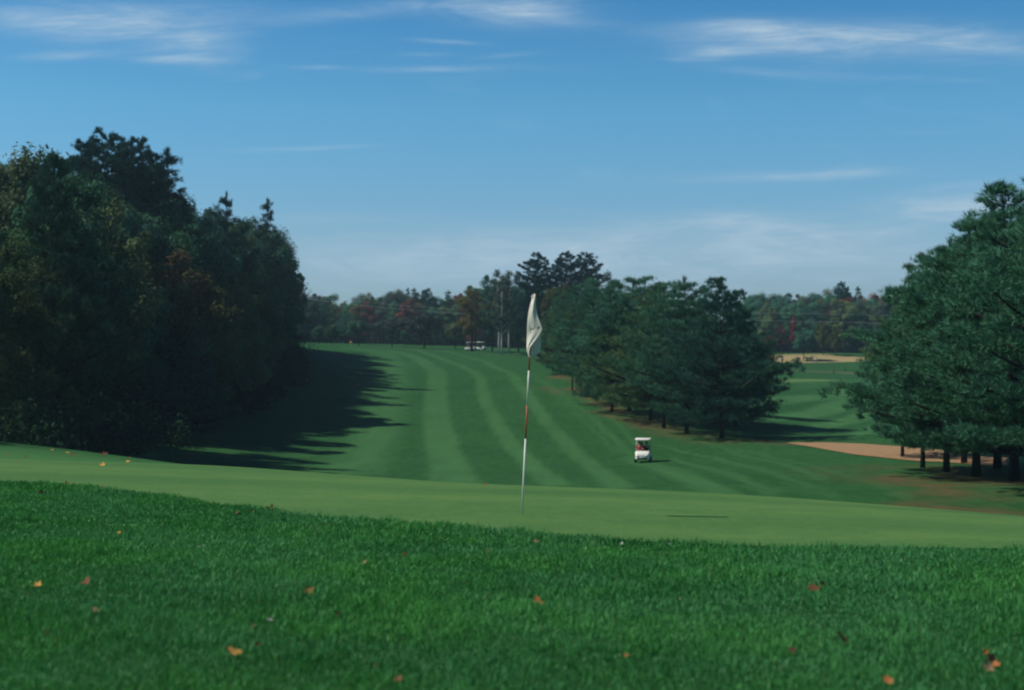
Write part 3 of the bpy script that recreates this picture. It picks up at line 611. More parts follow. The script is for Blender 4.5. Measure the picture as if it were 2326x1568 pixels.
# trees standing on the far grass before the line
g = 'young trees on the far grass'
yt = [tree_px('small', u, v, d, c, group=g, wide=w) for u, v, d, c, w in ((724, 735, 325, GRN, 1.1), (755, 732, 320, (.06, .10, .04), 1.0), (815, 722, 330, GRN, 1.3), (891, 712, 325, GRY, 1.4), (963, 700, 318, GRY, 1.5), (1035, 728, 315, OL, 1.1), (920, 745, 322, DK, .7))]
ordlabel(yt, 'young round-crowned tree on a thin stem, {} from the left on the far grass')
tree_px('open', 1072, 648, 300, (.14, .12, .03), label='yellow and orange autumn tree beside the far golf carts', wide=1.1)
tree_px('broad', 1118, 632, 305, DK, label='dark round tree left of the tall birches at the fairway end', wide=.8)
for u, v, d, l in ((1133, 612, 292, -.03), (1140, 618, 288, .0), (1156, 604, 295, .03)): tree_px('birch', u, v, d, (.045, .075, .05), group='birches at the end of the fairway', wide=.95)
ordlabel([t[0] for t in TREES if t[0].get('group') == 'birches at the end of the fairway'], 'thin airy birch with pale trunk at the fairway end, {} from the left of three')
for u, v, d in ((1178, 640, 300), (1205, 655, 296)): tree_px('broad', u, v, d, DK, group='dark trees behind the flag', wide=.75)
ordlabel([t[0] for t in TREES if t[0].get('group') == 'dark trees behind the flag'], 'dark shady tree behind the flag, {} from the left of two')
for u, v, d, i in ((1222, 577, 282, 0), (1285, 574, 286, 1), (1338, 574, 290, 2)): tree_px('tall', u, v, d, (.018, .062, .055), group='tall pines above the belt', wide=.95, idx=i)
ordlabel([t[0] for t in TREES if t[0].get('group') == 'tall pines above the belt'], 'tall dark flat-topped pine above the pine belt, {} from the left of three')
tree_px('broad', 1262, 640, 272, (.07, .085, .035), label='olive tree in front of the tall pines right of the flag', wide=.7)
tree_px('broad', 1375, 622, 276, (.05, .085, .045), label='olive-green tree below the rightmost tall pine', wide=.6)
tree_px('small', 1826, 742, 338, DK, label='small dark tree on a thin trunk before the dry grass bank', wide=1.1)
tree_px('open', 1805, 712, 362, (.24, .03, .025), label='scarlet autumn tree behind the dry grass bank', wide=.55)
tree_px('small', 1745, 758, 358, (.22, .03, .03), label='small red bush left behind the dry grass bank', wide=.7)
tree_px('open', 1775, 735, 360, (.16, .035, .03), label='dull red small tree behind the person in white on the far bank', wide=.7)
for u, v, d in ((1870, 730, 352), (1900, 735, 348)): tree_px('broad', u, v, d, (.085, .11, .035), group='yellow-green bushes by the dry bank', wide=.7)
ordlabel([t[0] for t in TREES if t[0].get('group') == 'yellow-green bushes by the dry bank'], 'yellow-green bushy tree right of the dry grass bank, {} from the left of two')
tree_px('open', 1925, 668, 375, (.20, .04, .03), label='red-topped maple in the far line near the right pines', wide=1.2)

# dead leaning tree in the left wood
def dead():
    r = empty('dead_tree', (0, 0, 0)); mb = MB(); d = 93.0
    q = lambda u, v, dd=0: Vector(((u - CU) / FV * (d + dd), d + dd, -(v - CV) / FV * (d + dd)))
    b = q(150, 930); b.z = G(b.x, b.y) - .05
    mb.tube([b, q(152, 800), q(158, 700), q(175, 660), q(188, 620), q(192, 575, 1)], [.10, .09, .07, .06, .045, .02], 7)
    for a, bb, c in (((160, 692), (150, 670), (148, 640)), ((170, 672), (163, 650), (160, 628)), ((180, 650), (195, 640), (200, 622)), ((156, 715), (168, 706), (176, 690)), ((186, 632), (180, 610), (178, 592))):
        mb.tube([q(*a), q(*bb), q(*c)], [.05, .035, .01], 5, False)
    o = mb.build('trunk', M_grey, r, True); r.location = b
    o.location = -b
    tag(r, 'leafless grey tree with curved bare branches in the left wood', 'tree')
dead()

# ------------------------------------------------------------------ undergrowth (uncountable)
def undergrowth(name, pts, col, label, cat, n, size, rad, h):
    rng = np.random.RandomState(len(name) + n); pts = np.array(pts); seg = np.hypot(*np.diff(pts, axis=0).T); cum = np.concatenate([[0], np.cumsum(seg)])
    nc = int(cum[-1] / (rad * .42)); s = rng.rand(nc) * cum[-1]; cx = np.interp(s, cum, pts[:, 0]) + rng.randn(nc) * rad * .7; cy = np.interp(s, cum, pts[:, 1]) + rng.randn(nc) * rad * .7
    r = rad * (.5 + rng.rand(nc) * .8); hh = h * (.4 + .9 * rng.rand(nc)); zb = gz(cx, cy)
    ci = rng.randint(0, nc, n * nc); N = len(ci); d = unit(rng.randn(N, 3)); d[:, 2] = np.abs(d[:, 2]); q = rng.rand(N) ** .4
    p = np.stack([cx[ci] + d[:, 0] * r[ci] * q, cy[ci] + d[:, 1] * r[ci] * q, zb[ci] + d[:, 2] * hh[ci] * q], 1)
    nr = unit(d + rng.randn(N, 3) * .6); a = unit(np.cross(nr, rng.randn(N, 3))); b = np.cross(nr, a); sz = size * (.6 + .8 * rng.rand(N))[:, None]
    v = np.stack([p - a * sz, p - b * sz * .6, p + a * sz, p + b * sz * .6], 1).reshape(-1, 3); k = np.arange(N) * 4
    me = np_mesh(name, v, np.stack([k, k + 1, k + 2, k + 3], 1), [M_leaf], False, {'v': ('FACE', rng.rand(nc)[ci] * .6 + rng.rand(N) * .4)})
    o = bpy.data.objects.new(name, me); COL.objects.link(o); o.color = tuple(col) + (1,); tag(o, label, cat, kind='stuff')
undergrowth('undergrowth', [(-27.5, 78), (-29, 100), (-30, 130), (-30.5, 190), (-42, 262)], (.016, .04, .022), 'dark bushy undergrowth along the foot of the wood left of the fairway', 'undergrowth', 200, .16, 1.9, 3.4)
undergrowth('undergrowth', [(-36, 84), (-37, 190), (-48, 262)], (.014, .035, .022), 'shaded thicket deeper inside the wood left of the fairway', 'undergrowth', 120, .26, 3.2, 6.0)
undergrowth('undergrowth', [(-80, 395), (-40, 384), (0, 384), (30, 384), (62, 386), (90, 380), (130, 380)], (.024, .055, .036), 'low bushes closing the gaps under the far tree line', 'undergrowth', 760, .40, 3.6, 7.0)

undergrowth('undergrowth', [(-95, 412), (-40, 406), (10, 406), (60, 408), (140, 402)], (.026, .060, .038), 'second band of bushes standing behind the far tree line', 'undergrowth', 420, .5, 5.0, 10.0)

# ------------------------------------------------------------------ flagstick with its drooping white flag
M_white = mat('white_paint', (.72, .72, .62), .4, .4); M_red = mat('red_paint', (.42, .07, .025), .45, .4)
def flagstick():
    D = 13.4; base = Vector(((1185.5 - CU) / FV * D, D, 0)); base.z = G(base.x, D)
    px2 = lambda u, v, dd=0.0: Vector(((u - CU) / FV * (D + dd), D + dd, -(v - CV) / FV * (D + dd)))
    root = empty('flagstick', base); tag(root, 'red and white banded flagstick with limp white flag, standing on the putting green', 'flagstick')
    top = px2(1209.5, 672)
    ax = lambda v: base + (top - base) * ((1170 - v) / (1170 - 672.0))
    def seg(v0, v1, m, nm='pole_band', r0=.0088):
        mb = MB(); a, b = ax(v0) - base, ax(v1) - base
        f = (1170 - v0) / 500; g_ = (1170 - v1) / 500
        mb.tube([a, b], [r0 * (1.0 - .25 * f), r0 * (1.0 - .25 * g_)], 12); return mb.build(nm, m, root, True)
    for v0, v1, m, l in ((1174, 997, M_white, 'long white lowest band of the pole'), (997, 921, M_red, 'red lower band of the pole'), (921, 842, M_white, 'white middle band of the pole'), (842, 762, M_red, 'red upper band of the pole'), (762, 676, M_white, 'white top band of the pole')):
        o = seg(v0, v1, m); o['label'] = l
    mb = MB(); t0 = ax(676) - base; mb.tube([t0, t0 + Vector((0, 0, .012)), t0 + Vector((0, 0, .02))], [.011, .010, .003], 10); mb.build('cap', M_white, root, True)
    # cloth: cross-section goes pole -> back panel to the right -> folds to the left -> front panel back to the right
    vs = [668, 676, 690, 708, 728, 747, 757, 768, 780, 790, 800, 807, 813]
    XL = [1214, 1210, 1204.5, 1200.5, 1198, 1196.8, 1196.3, 1196, 1195.8, 1196, 1197.5, 1200, 1203.5]      # left fold
    XR = [1216, 1215.5, 1215, 1216.5, 1225, 1233, 1229, 1221, 1211, 1203.5, 1201.5, 1202, 1204.5]      # front panel's right edge
    XB = [1216, 1216, 1216, 1218, 1222, 1226, 1227, 1227.8, 1228, 1227, 1224, 1218, 1209]      # back panel's right edge
    nr, nc = 60, 46; V = []; UVv = []
    for i in range(nr + 1):
        v = 668 + (813 - 668) * i / nr; xl, xr, xb = (np.interp(v, vs, a) for a in (XL, XR, XB)); pole = float((ax(v).x / D) * FV + CU)
        for j in range(nc + 1):
            t = j / nc
            if t < .30: k = t / .30; x = pole * (1 - k) + xb * k; dd = .012 + .022 * math.sin(k * 3.14) + .012 * k
            elif t < .42: k = (t - .30) / .12; x = xb + 1.2 * math.sin(k * 3.14); dd = .024 - .012 * k
            elif t < .68: k = (t - .42) / .26; x = xb * (1 - k) + xl * k; dd = .012 + .003 * math.sin(k * 6)
            else: k = (t - .68) / .32; x = xl * (1 - k) + xr * k; dd = .012 - .052 * k ** .7 - .004 * math.sin(k * 9 + v * .03)
            dd += .0035 * math.sin(v * .09 + t * 20) * min(1, i / 8)
            V.append(px2(x, v + (0 if t < .68 else .8 * math.sin(k * 5)), dd) - base)
    f = [(i * (nc + 1) + j, i * (nc + 1) + j + 1, (i + 1) * (nc + 1) + j + 1, (i + 1) * (nc + 1) + j) for i in range(nr) for j in range(nc)]
    m = bpy.data.materials.new('flag_cloth'); m.use_nodes = True; nt = m.node_tree; t_ = NT(nt); nt.nodes.clear()
    out = nt.nodes.new('ShaderNodeOutputMaterial'); df = nt.nodes.new('ShaderNodeBsdfDiffuse'); tr = nt.nodes.new('ShaderNodeBsdfTranslucent'); ms = nt.nodes.new('ShaderNodeMixShader')
    df.inputs[0].default_value = (.90, .87, .74, 1); tr.inputs[0].default_value = (.70, .68, .56, 1); ms.inputs[0].default_value = .34
    nt.links.new(df.outputs[0], ms.inputs[1]); nt.links.new(tr.outputs[0], ms.inputs[2]); nt.links.new(ms.outputs[0], out.inputs[0])
    me = np_mesh('flag', [tuple(p) for p in V], f, [m], True); fl = bpy.data.objects.new('flag', me); COL.objects.link(fl); fl.parent = root
    sm = fl.modifiers.new('cloth', 'SOLIDIFY'); sm.thickness = .0012
    # dark printed marks on the front panel
    M_mark = mat('flag_print', (.13, .13, .13), .8)
    def mark(pts, w):
        mb = MB(); L_, R2 = [], []
        for (u, v, ww) in pts: L_.append(px2(u, v - ww, -.050) - base); R2.append(px2(u, v + ww, -.050) - base)
        for a, b in ((L_, R2),):
            vs_ = a + b; n_ = len(a); mb.add(vs_, [(i, i + 1, n_ + i + 1, n_ + i) for i in range(n_ - 1)])
        o = mb.build('emblem', M_mark, fl); s_ = o.modifiers.new('print', 'SOLIDIFY'); s_.thickness = .001; o['label'] = 'dark grey printed mark on the flag'
    mark([(1203, 746.5, .4), (1207, 748.2, .9), (1210.5, 748.4, 1.2), (1213, 746, 1.8), (1214.5, 742, 2.4), (1215.6, 737, 1.6)], 1)
    mark([(1221, 745, 1.8), (1222.3, 746, 3.4), (1224, 745, 3.0), (1225.2, 743.5, 1.5)], 1)
flagstick()

# ------------------------------------------------------------------ people
M_skin = mat('skin', (.42, .25, .17), .6, .3)
CM = {}
def cloth(c):
    if c not in CM: CM[c] = mat('cloth', c, .9, .1, noise=.12, nscale=20)
    return CM[c]
def skin_obj(name, verts, edges, m, parent, root_i=0, sub=1):
    me = bpy.data.meshes.new(name); me.from_pydata([v[:3] for v in verts], edges, []); o = bpy.data.objects.new(name, me); COL.objects.link(o); o.parent = parent
    o.modifiers.new('skin', 'SKIN'); me.materials.append(m)
    if not me.skin_vertices: me.attributes.new('skin', 'FLOAT', 'POINT')
    for i, v in enumerate(verts):
        sv = me.skin_vertices[0].data[i]; sv.radius = (v[3], v[3] if len(v) < 5 else v[4]); sv.use_root = (i == root_i)
    s = o.modifiers.new('smooth', 'SUBSURF'); s.levels = 1; s.render_levels = sub
    for md in o.modifiers:
        if md.type == 'SKIN': md.use_smooth_shade = True
    return o
import bmesh
def skin_mesh(verts, edges):
    bm = bmesh.new(); lay = bm.verts.layers.skin.verify(); vs = [bm.verts.new(v[:3]) for v in verts]
    for v, s in zip(vs, verts): v[lay].radius = (s[3], s[4] if len(s) > 4 else s[3])
    vs[0][lay].use_root = True
    for a, b in edges: bm.edges.new((vs[a], vs[b]))
    return bm
def skinned(name, verts, edges, m, parent, sub=1):
    bm = skin_mesh(verts, edges); me = bpy.data.meshes.new(name); bm.to_mesh(me); bm.free(); me.materials.append(m)
    o = bpy.data.objects.new(name, me); COL.objects.link(o); o.parent = parent
    k = o.modifiers.new('skin', 'SKIN'); k.use_smooth_shade = True; s = o.modifiers.new('smooth', 'SUBSURF'); s.levels = 1; s.render_levels = sub; return o
def person(loc, rz, shirt, trousers, hair, label, pose='stand', group=None, cap=None):
    """one body with clothes and hair; pose: stand, swing, sit"""
    r = empty('person', loc, rz)
    if pose == 'sit':
        J = dict(hip=(0, .05, .12), waist=(0, .06, .28), chest=(0, .05, .48), neck=(0, .03, .63), head=(0, 0, .76), crown=(0, .01, .86),
                 sL=(.19, .05, .56), eL=(.25, -.08, .33), wL=(.15, -.30, .30), sR=(-.19, .05, .56), eR=(-.25, -.08, .33), wR=(-.13, -.30, .30),
                 hL=(.10, .03, .10), kL=(.13, -.40, .12), aL=(.12, -.48, -.30), fL=(.12, -.62, -.34), hR=(-.10, .03, .10), kR=(-.13, -.40, .12), aR=(-.12, -.48, -.30), fR=(-.12, -.62, -.34))
    elif pose == 'swing':
        J = dict(hip=(0, .08, .93), waist=(0, .04, 1.08), chest=(0, -.08, 1.28), neck=(0, -.16, 1.43), head=(0, -.22, 1.54), crown=(0, -.22, 1.65),
                 sL=(.18, -.10, 1.37), eL=(.14, -.26, 1.12), wL=(.03, -.36, .90), sR=(-.18, -.10, 1.37), eR=(-.13, -.26, 1.12), wR=(-.02, -.36, .86),
                 hL=(.10, .07, .90), kL=(.17, -.02, .50), aL=(.20, .04, .09), fL=(.21, -.12, .035), hR=(-.10, .07, .90), kR=(-.17, -.02, .50), aR=(-.20, .04, .09), fR=(-.21, -.12, .035))
    else:
        J = dict(hip=(0, 0, .95), waist=(0, 0, 1.10), chest=(0, 0, 1.30), neck=(0, 0, 1.47), head=(0, -.02, 1.60), crown=(0, 0, 1.71),
                 sL=(.19, 0, 1.40), eL=(.25, .03, 1.14), wL=(.23, -.10, .90), sR=(-.19, 0, 1.40), eR=(-.25, .03, 1.14), wR=(-.23, -.08, .90),
                 hL=(.10, 0, .92), kL=(.11, -.02, .50), aL=(.12, .02, .09), fL=(.13, -.14, .035), hR=(-.10, 0, .92), kR=(-.11, -.05, .50), aR=(-.12, .06, .09), fR=(-.13, -.10, .035))
    rad = dict(hip=.13, waist=.115, chest=.14, neck=.055, head=.095, crown=.07, sL=.06, eL=.042, wL=.028, sR=.06, eR=.042, wR=.028, hL=.095, kL=.06, aL=.04, fL=.035, hR=.095, kR=.06, aR=.04, fR=.035)
    names = list(J); ix = {n: i for i, n in enumerate(names)}
    E = [('hip', 'waist'), ('waist', 'chest'), ('chest', 'neck'), ('neck', 'head'), ('head', 'crown'), ('chest', 'sL'), ('sL', 'eL'), ('eL', 'wL'), ('chest', 'sR'), ('sR', 'eR'), ('eR', 'wR'),
         ('hip', 'hL'), ('hL', 'kL'), ('kL', 'aL'), ('aL', 'fL'), ('hip', 'hR'), ('hR', 'kR'), ('kR', 'aR'), ('aR', 'fR')]
    vs = [J[n] + (rad[n],) for n in names]; es = [(ix[a], ix[b]) for a, b in E]
    for sd_ in 'LR':      # palm and five fingers
        w = Vector(J['w' + sd_]); e = Vector(J['e' + sd_]); d = (w - e).normalized(); x = Vector((1, 0, 0)) if sd_ == 'L' else Vector((-1, 0, 0)); side = d.cross(Vector((1, 0, 0))).normalized()
        p = w + d * .07; vs.append(tuple(p) + (.03,)); pi_ = len(vs) - 1; es.append((ix['w' + sd_], pi_))
        for kf in range(4):
            a = p + side * (kf - 1.5) * .02 + d * .035; b = a + d * (.035, .042, .038, .028)[kf] - x * .012
            vs.append(tuple(a) + (.009,)); vs.append(tuple(b) + (.007,)); es += [(pi_, len(vs) - 2), (len(vs) - 2, len(vs) - 1)]
        a = p - side * .04 - d * .01; vs.append(tuple(a) + (.010,)); b = a - side * .012 + d * .03; vs.append(tuple(b) + (.008,)); es += [(pi_, len(vs) - 2), (len(vs) - 2, len(vs) - 1)]
    vs.append((J['head'][0], J['head'][1] - .115, J['head'][2] - .005, .014)); es.append((ix['head'], len(vs) - 1))       # nose
    for sx_ in (-1, 1): vs.append((J['head'][0] + sx_ * .095, J['head'][1] + .01, J['head'][2], .016)); es.append((ix['head'], len(vs) - 1))   # ears
    skinned('body', vs, es, M_skin, r)
    k = 1.16
    def garment(nm, ns, ee, m, grow):
        iy = {n: i for i, n in enumerate(ns)}; skinned(nm, [J[n] + (rad[n] * grow + .012,) for n in ns], [(iy[a], iy[b]) for a, b in ee], m, r)
    garment('shirt', ['waist', 'chest', 'sL', 'eL', 'sR', 'eR', 'hip'], [('hip', 'waist'), ('waist', 'chest'), ('chest', 'sL'), ('sL', 'eL'), ('chest', 'sR'), ('sR', 'eR')], cloth(shirt), 1.1)
    garment('trousers', ['hip', 'hL', 'kL', 'aL', 'hR', 'kR', 'aR'], [('hip', 'hL'), ('hL', 'kL'), ('kL', 'aL'), ('hip', 'hR'), ('hR', 'kR'), ('kR', 'aR')], cloth(trousers), 1.12)
    h = Vector(J['crown']); mb = MB(); n = 14
    ring = lambda rr, z, dy: [h + Vector((math.cos(6.2832 * i / n) * rr, math.sin(6.2832 * i / n) * rr * 1.12 + dy, z)) for i in range(n)]
    mb.loft([ring(.098, -.10, .03), ring(.112, -.05, .02), ring(.108, .0, .012), ring(.08, .045, .01), ring(.03, .068, .01)]); mb.build('cap' if cap else 'hair', cloth(cap or hair), r, True)
    sh = MB()
    for sd_ in 'LR': f_ = Vector(J['f' + sd_]); a_ = Vector(J['a' + sd_]); sh.tube([a_ + Vector((0, .05, -.035)), f_ + Vector((0, .02, 0)), f_ + Vector((0, -.07, -.005))], [.05, .052, .035], 8)
    sh.build('shoes', cloth((.05, .05, .05)), r, True)
    eye = MB()
    for sx_ in (-.035, .035): eye.box(Vector(J['head']) + Vector((sx_, -.098, .02)), (.022, .012, .012))
    eye.box(Vector(J['head']) + Vector((0, -.096, -.05)), (.045, .012, .008)); eye.build('face', cloth((.05, .02, .02)), r)
    tag(r, label, 'person', group); return r

# ------------------------------------------------------------------ golf carts
M_cream = mat('cart_body_white', (.80, .79, .70), .3, .5, noise=.04, nscale=3); M_roof = mat('cart_roof_white', (.82, .79, .70), .35, .4)
M_black = mat('black_rubber', (.02, .02, .02), .8, .3); M_seat = mat('dark_vinyl', (.03, .035, .03), .5, .4); M_metal = mat('cart_metal', (.45, .47, .45), .35, .5, metallic=.6)
M_tan = mat('tan_vinyl', (.45, .28, .17), .6, .3)
def cart(loc, rz, label, seatm, group=None):
    """front faces -y"""
    r = empty('golf_cart', loc, rz)
    def sec(y, w, z0, z1, rr=.10):      # rounded section
        pts = []
        for cx_, cz_, a0 in ((w - rr, z1 - rr, 0), (-w + rr, z1 - rr, 90), (-w + rr, z0 + rr, 180), (w - rr, z0 + rr, 270)):
            for k in range(4): a = R_(a0 + 30 * k); pts.append(Vector((cx_ + rr * math.cos(a), y, cz_ + rr * math.sin(a))))
        return pts
    mb = MB(); mb.loft([sec(-1.22, .40, .30, .62), sec(-1.16, .50, .26, .74), sec(-.98, .56, .24, .86), sec(-.78, .58, .26, .93), sec(-.72, .56, .30, .93)])
    mb.loft([sec(-.72, .54, .24, .34, .04), sec(-.10, .54, .24, .34, .04)])
    mb.loft([sec(-.12, .56, .26, .62), sec(.10, .58, .26, .66), sec(.75, .58, .26, .70), sec(1.05, .54, .28, .66), sec(1.16, .46, .32, .58)])
    body = mb.build('body', M_cream, r, True)
    mb = MB(); mb.box((0, -1.235, .36), (.80, .06, .12)); mb.build('bumper', M_black, r, bevel=.02)
    for sx_ in (-.36, .36):
        mb = MB(); mb.tube([(sx_, -1.16, .58), (sx_, -1.235, .58)], [.075, .07], 14); mb.build('headlight', M_metal, r, True)
    for sx_ in (-.56, .56):
        for y_ in (-.80, .78):
            mb = MB(); s_ = .08 if sx_ > 0 else -.08; cy = [( .13, -1), (.20, -1), (.235, -.7), (.235, .7), (.20, 1), (.13, 1)]
            ringw = lambda rr, x_: [Vector((x_, y_ + rr * math.cos(6.2832 * i / 20), .235 + rr * math.sin(6.2832 * i / 20))) for i in range(20)]
            mb.loft([ringw(rr, sx_ + k * .085) for rr, k in cy]); ty = mb.build('wheel', M_black, r, True)
            mb = MB(); mb.tube([(sx_ + s_ * .8, y_, .235), (sx_ + s_ * 1.15, y_, .235)], [.13, .11], 16); mb.build('rim', M_metal, ty, True)
    mb = MB(); mb.box((0, .20, .72), (1.04, .50, .14)); mb.build('seat', seatm, r, bevel=.04)
    mb = MB(); mb.box((0, .52, 1.02), (1.04, .10, .42), Matrix.Rotation(R_(-10), 4, 'X')); mb.build('backrest', seatm, r, bevel=.04)
    for sx_ in (-.52, .52):
        mb = MB(); mb.tube([(sx_, -.80, .88), (sx_ * .98, -.62, 1.40), (sx_ * .96, -.50, 1.78)], .02, 8); mb.build('front_post', M_metal, r, True)
        mb = MB(); mb.tube([(sx_, .70, .66), (sx_ * .98, .72, 1.2), (sx_ * .96, .62, 1.78)], .02, 8); mb.build('rear_post', M_metal, r, True)
    mb = MB(); mb.loft([sec(-.78, .40, 1.78, 1.82, .018), sec(-.70, .56, 1.76, 1.85, .035), sec(-.3, .61, 1.76, 1.89, .04), sec(.4, .61, 1.76, 1.89, .04), sec(.80, .57, 1.76, 1.85, .035), sec(.88, .42, 1.78, 1.82, .018)]); mb.build('roof', M_roof, r, True)
    mb = MB(); c = Vector((.26, -.48, 1.02)); n = 20
    M_ = Matrix.Rotation(R_(-55), 3, 'X'); mb.tube([c + M_ @ Vector((.17 * math.cos(6.2832 * i / n), .17 * math.sin(6.2832 * i / n), 0)) for i in range(n + 1)], .014, 6, False)
    mb.tube([c, (.26, -.70, .78)], .018, 6); mb.box(c, (.30, .03, .03)); mb.build('steering_wheel', M_black, r, True)
    mb = MB(); mb.box((0, -.70, .90), (1.0, .10, .10)); mb.build('dashboard', M_black, r, bevel=.02)
    tag(r, label, 'golf cart', group); return r
def bag(loc, rz, col, label):
    r = empty('golf_bag', loc, rz); mb = MB(); mb.tube([(0, 0, 0), (0, 0, .08), (0, .02, .5), (0, .04, .85)], [.12, .13, .12, .135], 14); mb.build('bag_body', cloth(col), r, True)
    mb = MB(); mb.box((0, -.13, .3), (.16, .06, .3)); mb.build('pocket', cloth(col), r, bevel=.02)
    for i in range(6):
        a = 6.28 * i / 6; mb = MB(); p = Vector((.07 * math.cos(a), .04 + .07 * math.sin(a), .8)); q_ = p + Vector((.02 * math.cos(a), .02, .26 + .03 * (i % 3))); mb.tube([p, q_], .008, 6); mb.box(q_, (.07, .035, .04)); mb.build('club', M_metal, r)
    tag(r, label, 'golf bag')
cx, cy = hit(1461, 1050); CZ = G(cx, cy); yaw = R_(-9)
cart((cx, cy, CZ), yaw, 'white golf cart facing the camera on the lower fairway', M_seat)
Rz = Matrix.Rotation(yaw, 3, 'Z'); at = lambda x, y, z: Vector((cx, cy, CZ)) + Rz @ Vector((x, y, z))
person(at(-.30, .12, .70), yaw, (.50, .035, .06), (.30, .28, .24), (.05, .04, .03), 'person in a red shirt sitting in the nearer golf cart', 'sit')
person(at(.26, .12, .70), yaw, (.025, .03, .025), (.05, .05, .05), (.03, .025, .02), 'person in dark clothes at the wheel of the nearer golf cart', 'sit')
bag(at(-.22, .92, .66), yaw, (.04, .05, .06), 'dark golf bag standing on the back of the nearer cart')
for u, rzz, d, lab, sm in ((1069, R_(78), 305, 'far white-roofed golf cart parked side-on by the autumn tree', M_tan), (1092, R_(60), 312, 'rear golf cart half hidden behind a thin trunk at the fairway end', M_seat)):
    x = (u - CU) / FV * d; cart((x, d, G(x, d)), rzz, lab, sm, 'far golf carts')

# golfers on the right-hand far bank
for u, d, rz_, sh, tr_, pose, lab in ((1777, 333, R_(40), (.75, .75, .78), (.06, .05, .09), 'swing', 'person in a white shirt bending over before the dry grass bank'),
                                 (1853, 331, R_(-10), (.78, .80, .82), (.30, .36, .30), 'stand', 'person in a white shirt standing right of the small dark tree'),
                                 (1738, 318, R_(70), (.50, .55, .58), (.35, .40, .38), 'stand', 'person in pale clothes beside the dark pine edge, leftmost of the far golfers')):
    x = (u - CU) / FV * d; person((x, d, G(x, d)), rz_, sh, tr_, (.06, .05, .04), lab, pose, 'golfers on the far bank', cap=(.7, .7, .7) if pose == 'swing' else None)

# fence posts on the far field
M_post = mat('weathered_post', (.09, .075, .05), .95, .05, noise=.3)
P0 = None; posts = []
for u, v, h in ((1772, 836, .95), (1805.6, 843, 1.35), (1829, 838, 1.1), (1893.5, 849, 1.35), (1920, 842, 1.2)):
    x, y_ = hit(u, v, 200, 345); r = empty('fence_post', (x, y_, G(x, y_) - .1)); mb = MB()
    mb.tube([(0, 0, 0), (.01, 0, h * .6), (.02, 0, h + .1)], [.11, .10, .095], 8); mb.build('post', M_post, r, True)
    mb = MB(); mb.tube([(.02, 0, h + .1), (.02, 0, h + .15)], [.11, .04], 8); mb.build('post_cap', M_post, r, True); tag(r, None, 'post', 'short posts on the far field'); posts.append(r)
ordlabel(posts, 'short dark wooden post on the far field, {} from the left of five')
x, y_ = (797.5 - CU) / FV * 300, 300; r = empty('tee_marker', (x, y_, G(x, y_))); mb = MB(); mb.tube([(0, 0, 0), (0, 0, .45)], .04, 8); mb.build('marker_stem', M_white, r, True)
mb = MB(); mb.tube([(0, 0, .45), (0, 0, .5), (0, 0, .85), (0, 0, .9)], [.16, .26, .26, .14], 12); mb.build('marker_head', mat('marker_orange', (.70, .30, .12), .6), r, True); tag(r, 'small orange and white tee marker on the far left of the grass', 'marker')

# power lines crossing before the far trees, on poles hidden by the woods
M_wire = mat('aluminium_wire', (.55, .58, .58), .5, .4)
for v0, v1, v2, v3, lab in ((672, 718, 733, 741, 'lower pale power line crossing in front of the far trees'), (664, 708, 714, 722, 'upper thin power line crossing in front of the far trees')):
    pts = []
    for i in range(61):
        u = 560 + (2150 - 560) * i / 60; v = np.interp(u, [560, 780, 1050, 1960, 2150], [v0 - 12, 686 if v0 == 672 else 680, v1, v2, v3]); pts.append(((u - CU) / FV * 318, 318, -(v - CV) / FV * 318))
    pts = np.array(pts); kk = np.polyfit(pts[:, 0], pts[:, 2], 3); pts[:, 2] = np.polyval(kk, pts[:, 0])
    r = empty('power_line', tuple(pts[30])); mb = MB(); mb.tube([Vector(p) - Vector(pts[30]) for p in pts], .022 if v0 == 672 else .014, 5); mb.build('wire', M_wire, r, True); tag(r, lab, 'power line', 'power lines')

# ------------------------------------------------------------------ fallen leaves
def leaf_mesh(seed, lobes, curl):
    rng = np.random.RandomState(seed); n = 40; ring = []
    for i in range(n):
        a = 6.2832 * i / n; rr = .42 + .34 * abs(math.cos(a * lobes / 2)) ** 1.6 + rng.randn() * .02 if lobes else .5 * (1 - .42 * abs(math.sin(a)) ** 1.2)
        ring.append((rr * math.cos(a), rr * math.sin(a)))
    vs = [(0, 0, 0)]; fs = []
    z = lambda x, y: curl * (x * x * .9 + y * y * 1.6) + .10 * math.sin(x * 7 + seed) * abs(y) + .05 * math.sin(y * 9)
    for k, q in enumerate((.35, .7, 1.0)): vs += [(x * q, y * q, z(x * q, y * q)) for x, y in ring]
    fs += [(0, 1 + i, 1 + (i + 1) % n) for i in range(n)]
    for k in range(2): fs += [(1 + k * n + i, 1 + (k + 1) * n + i, 1 + (k + 1) * n + (i + 1) % n, 1 + k * n + (i + 1) % n) for i in range(n)]
    me = bpy.data.meshes.new('leaf'); me.from_pydata(vs, [], fs); me.update()
    for p in me.polygons: p.use_smooth = True
    return me
LM = {}
def lmat(c):
    if c not in LM: LM[c] = mat('dry_leaf', c, .8, .15, noise=.35, nscale=40)
    return LM[c]
Y_, O_, B_, T_, W_, DB = (.44, .25, .06), (.33, .125, .04), (.13, .06, .028), (.29, .17, .11), (.24, .28, .23), (.06, .028, .017)
NAMEC = {Y_: 'yellow', O_: 'orange', B_: 'brown', T_: 'pale tan', W_: 'whitish', DB: 'dark brown'}
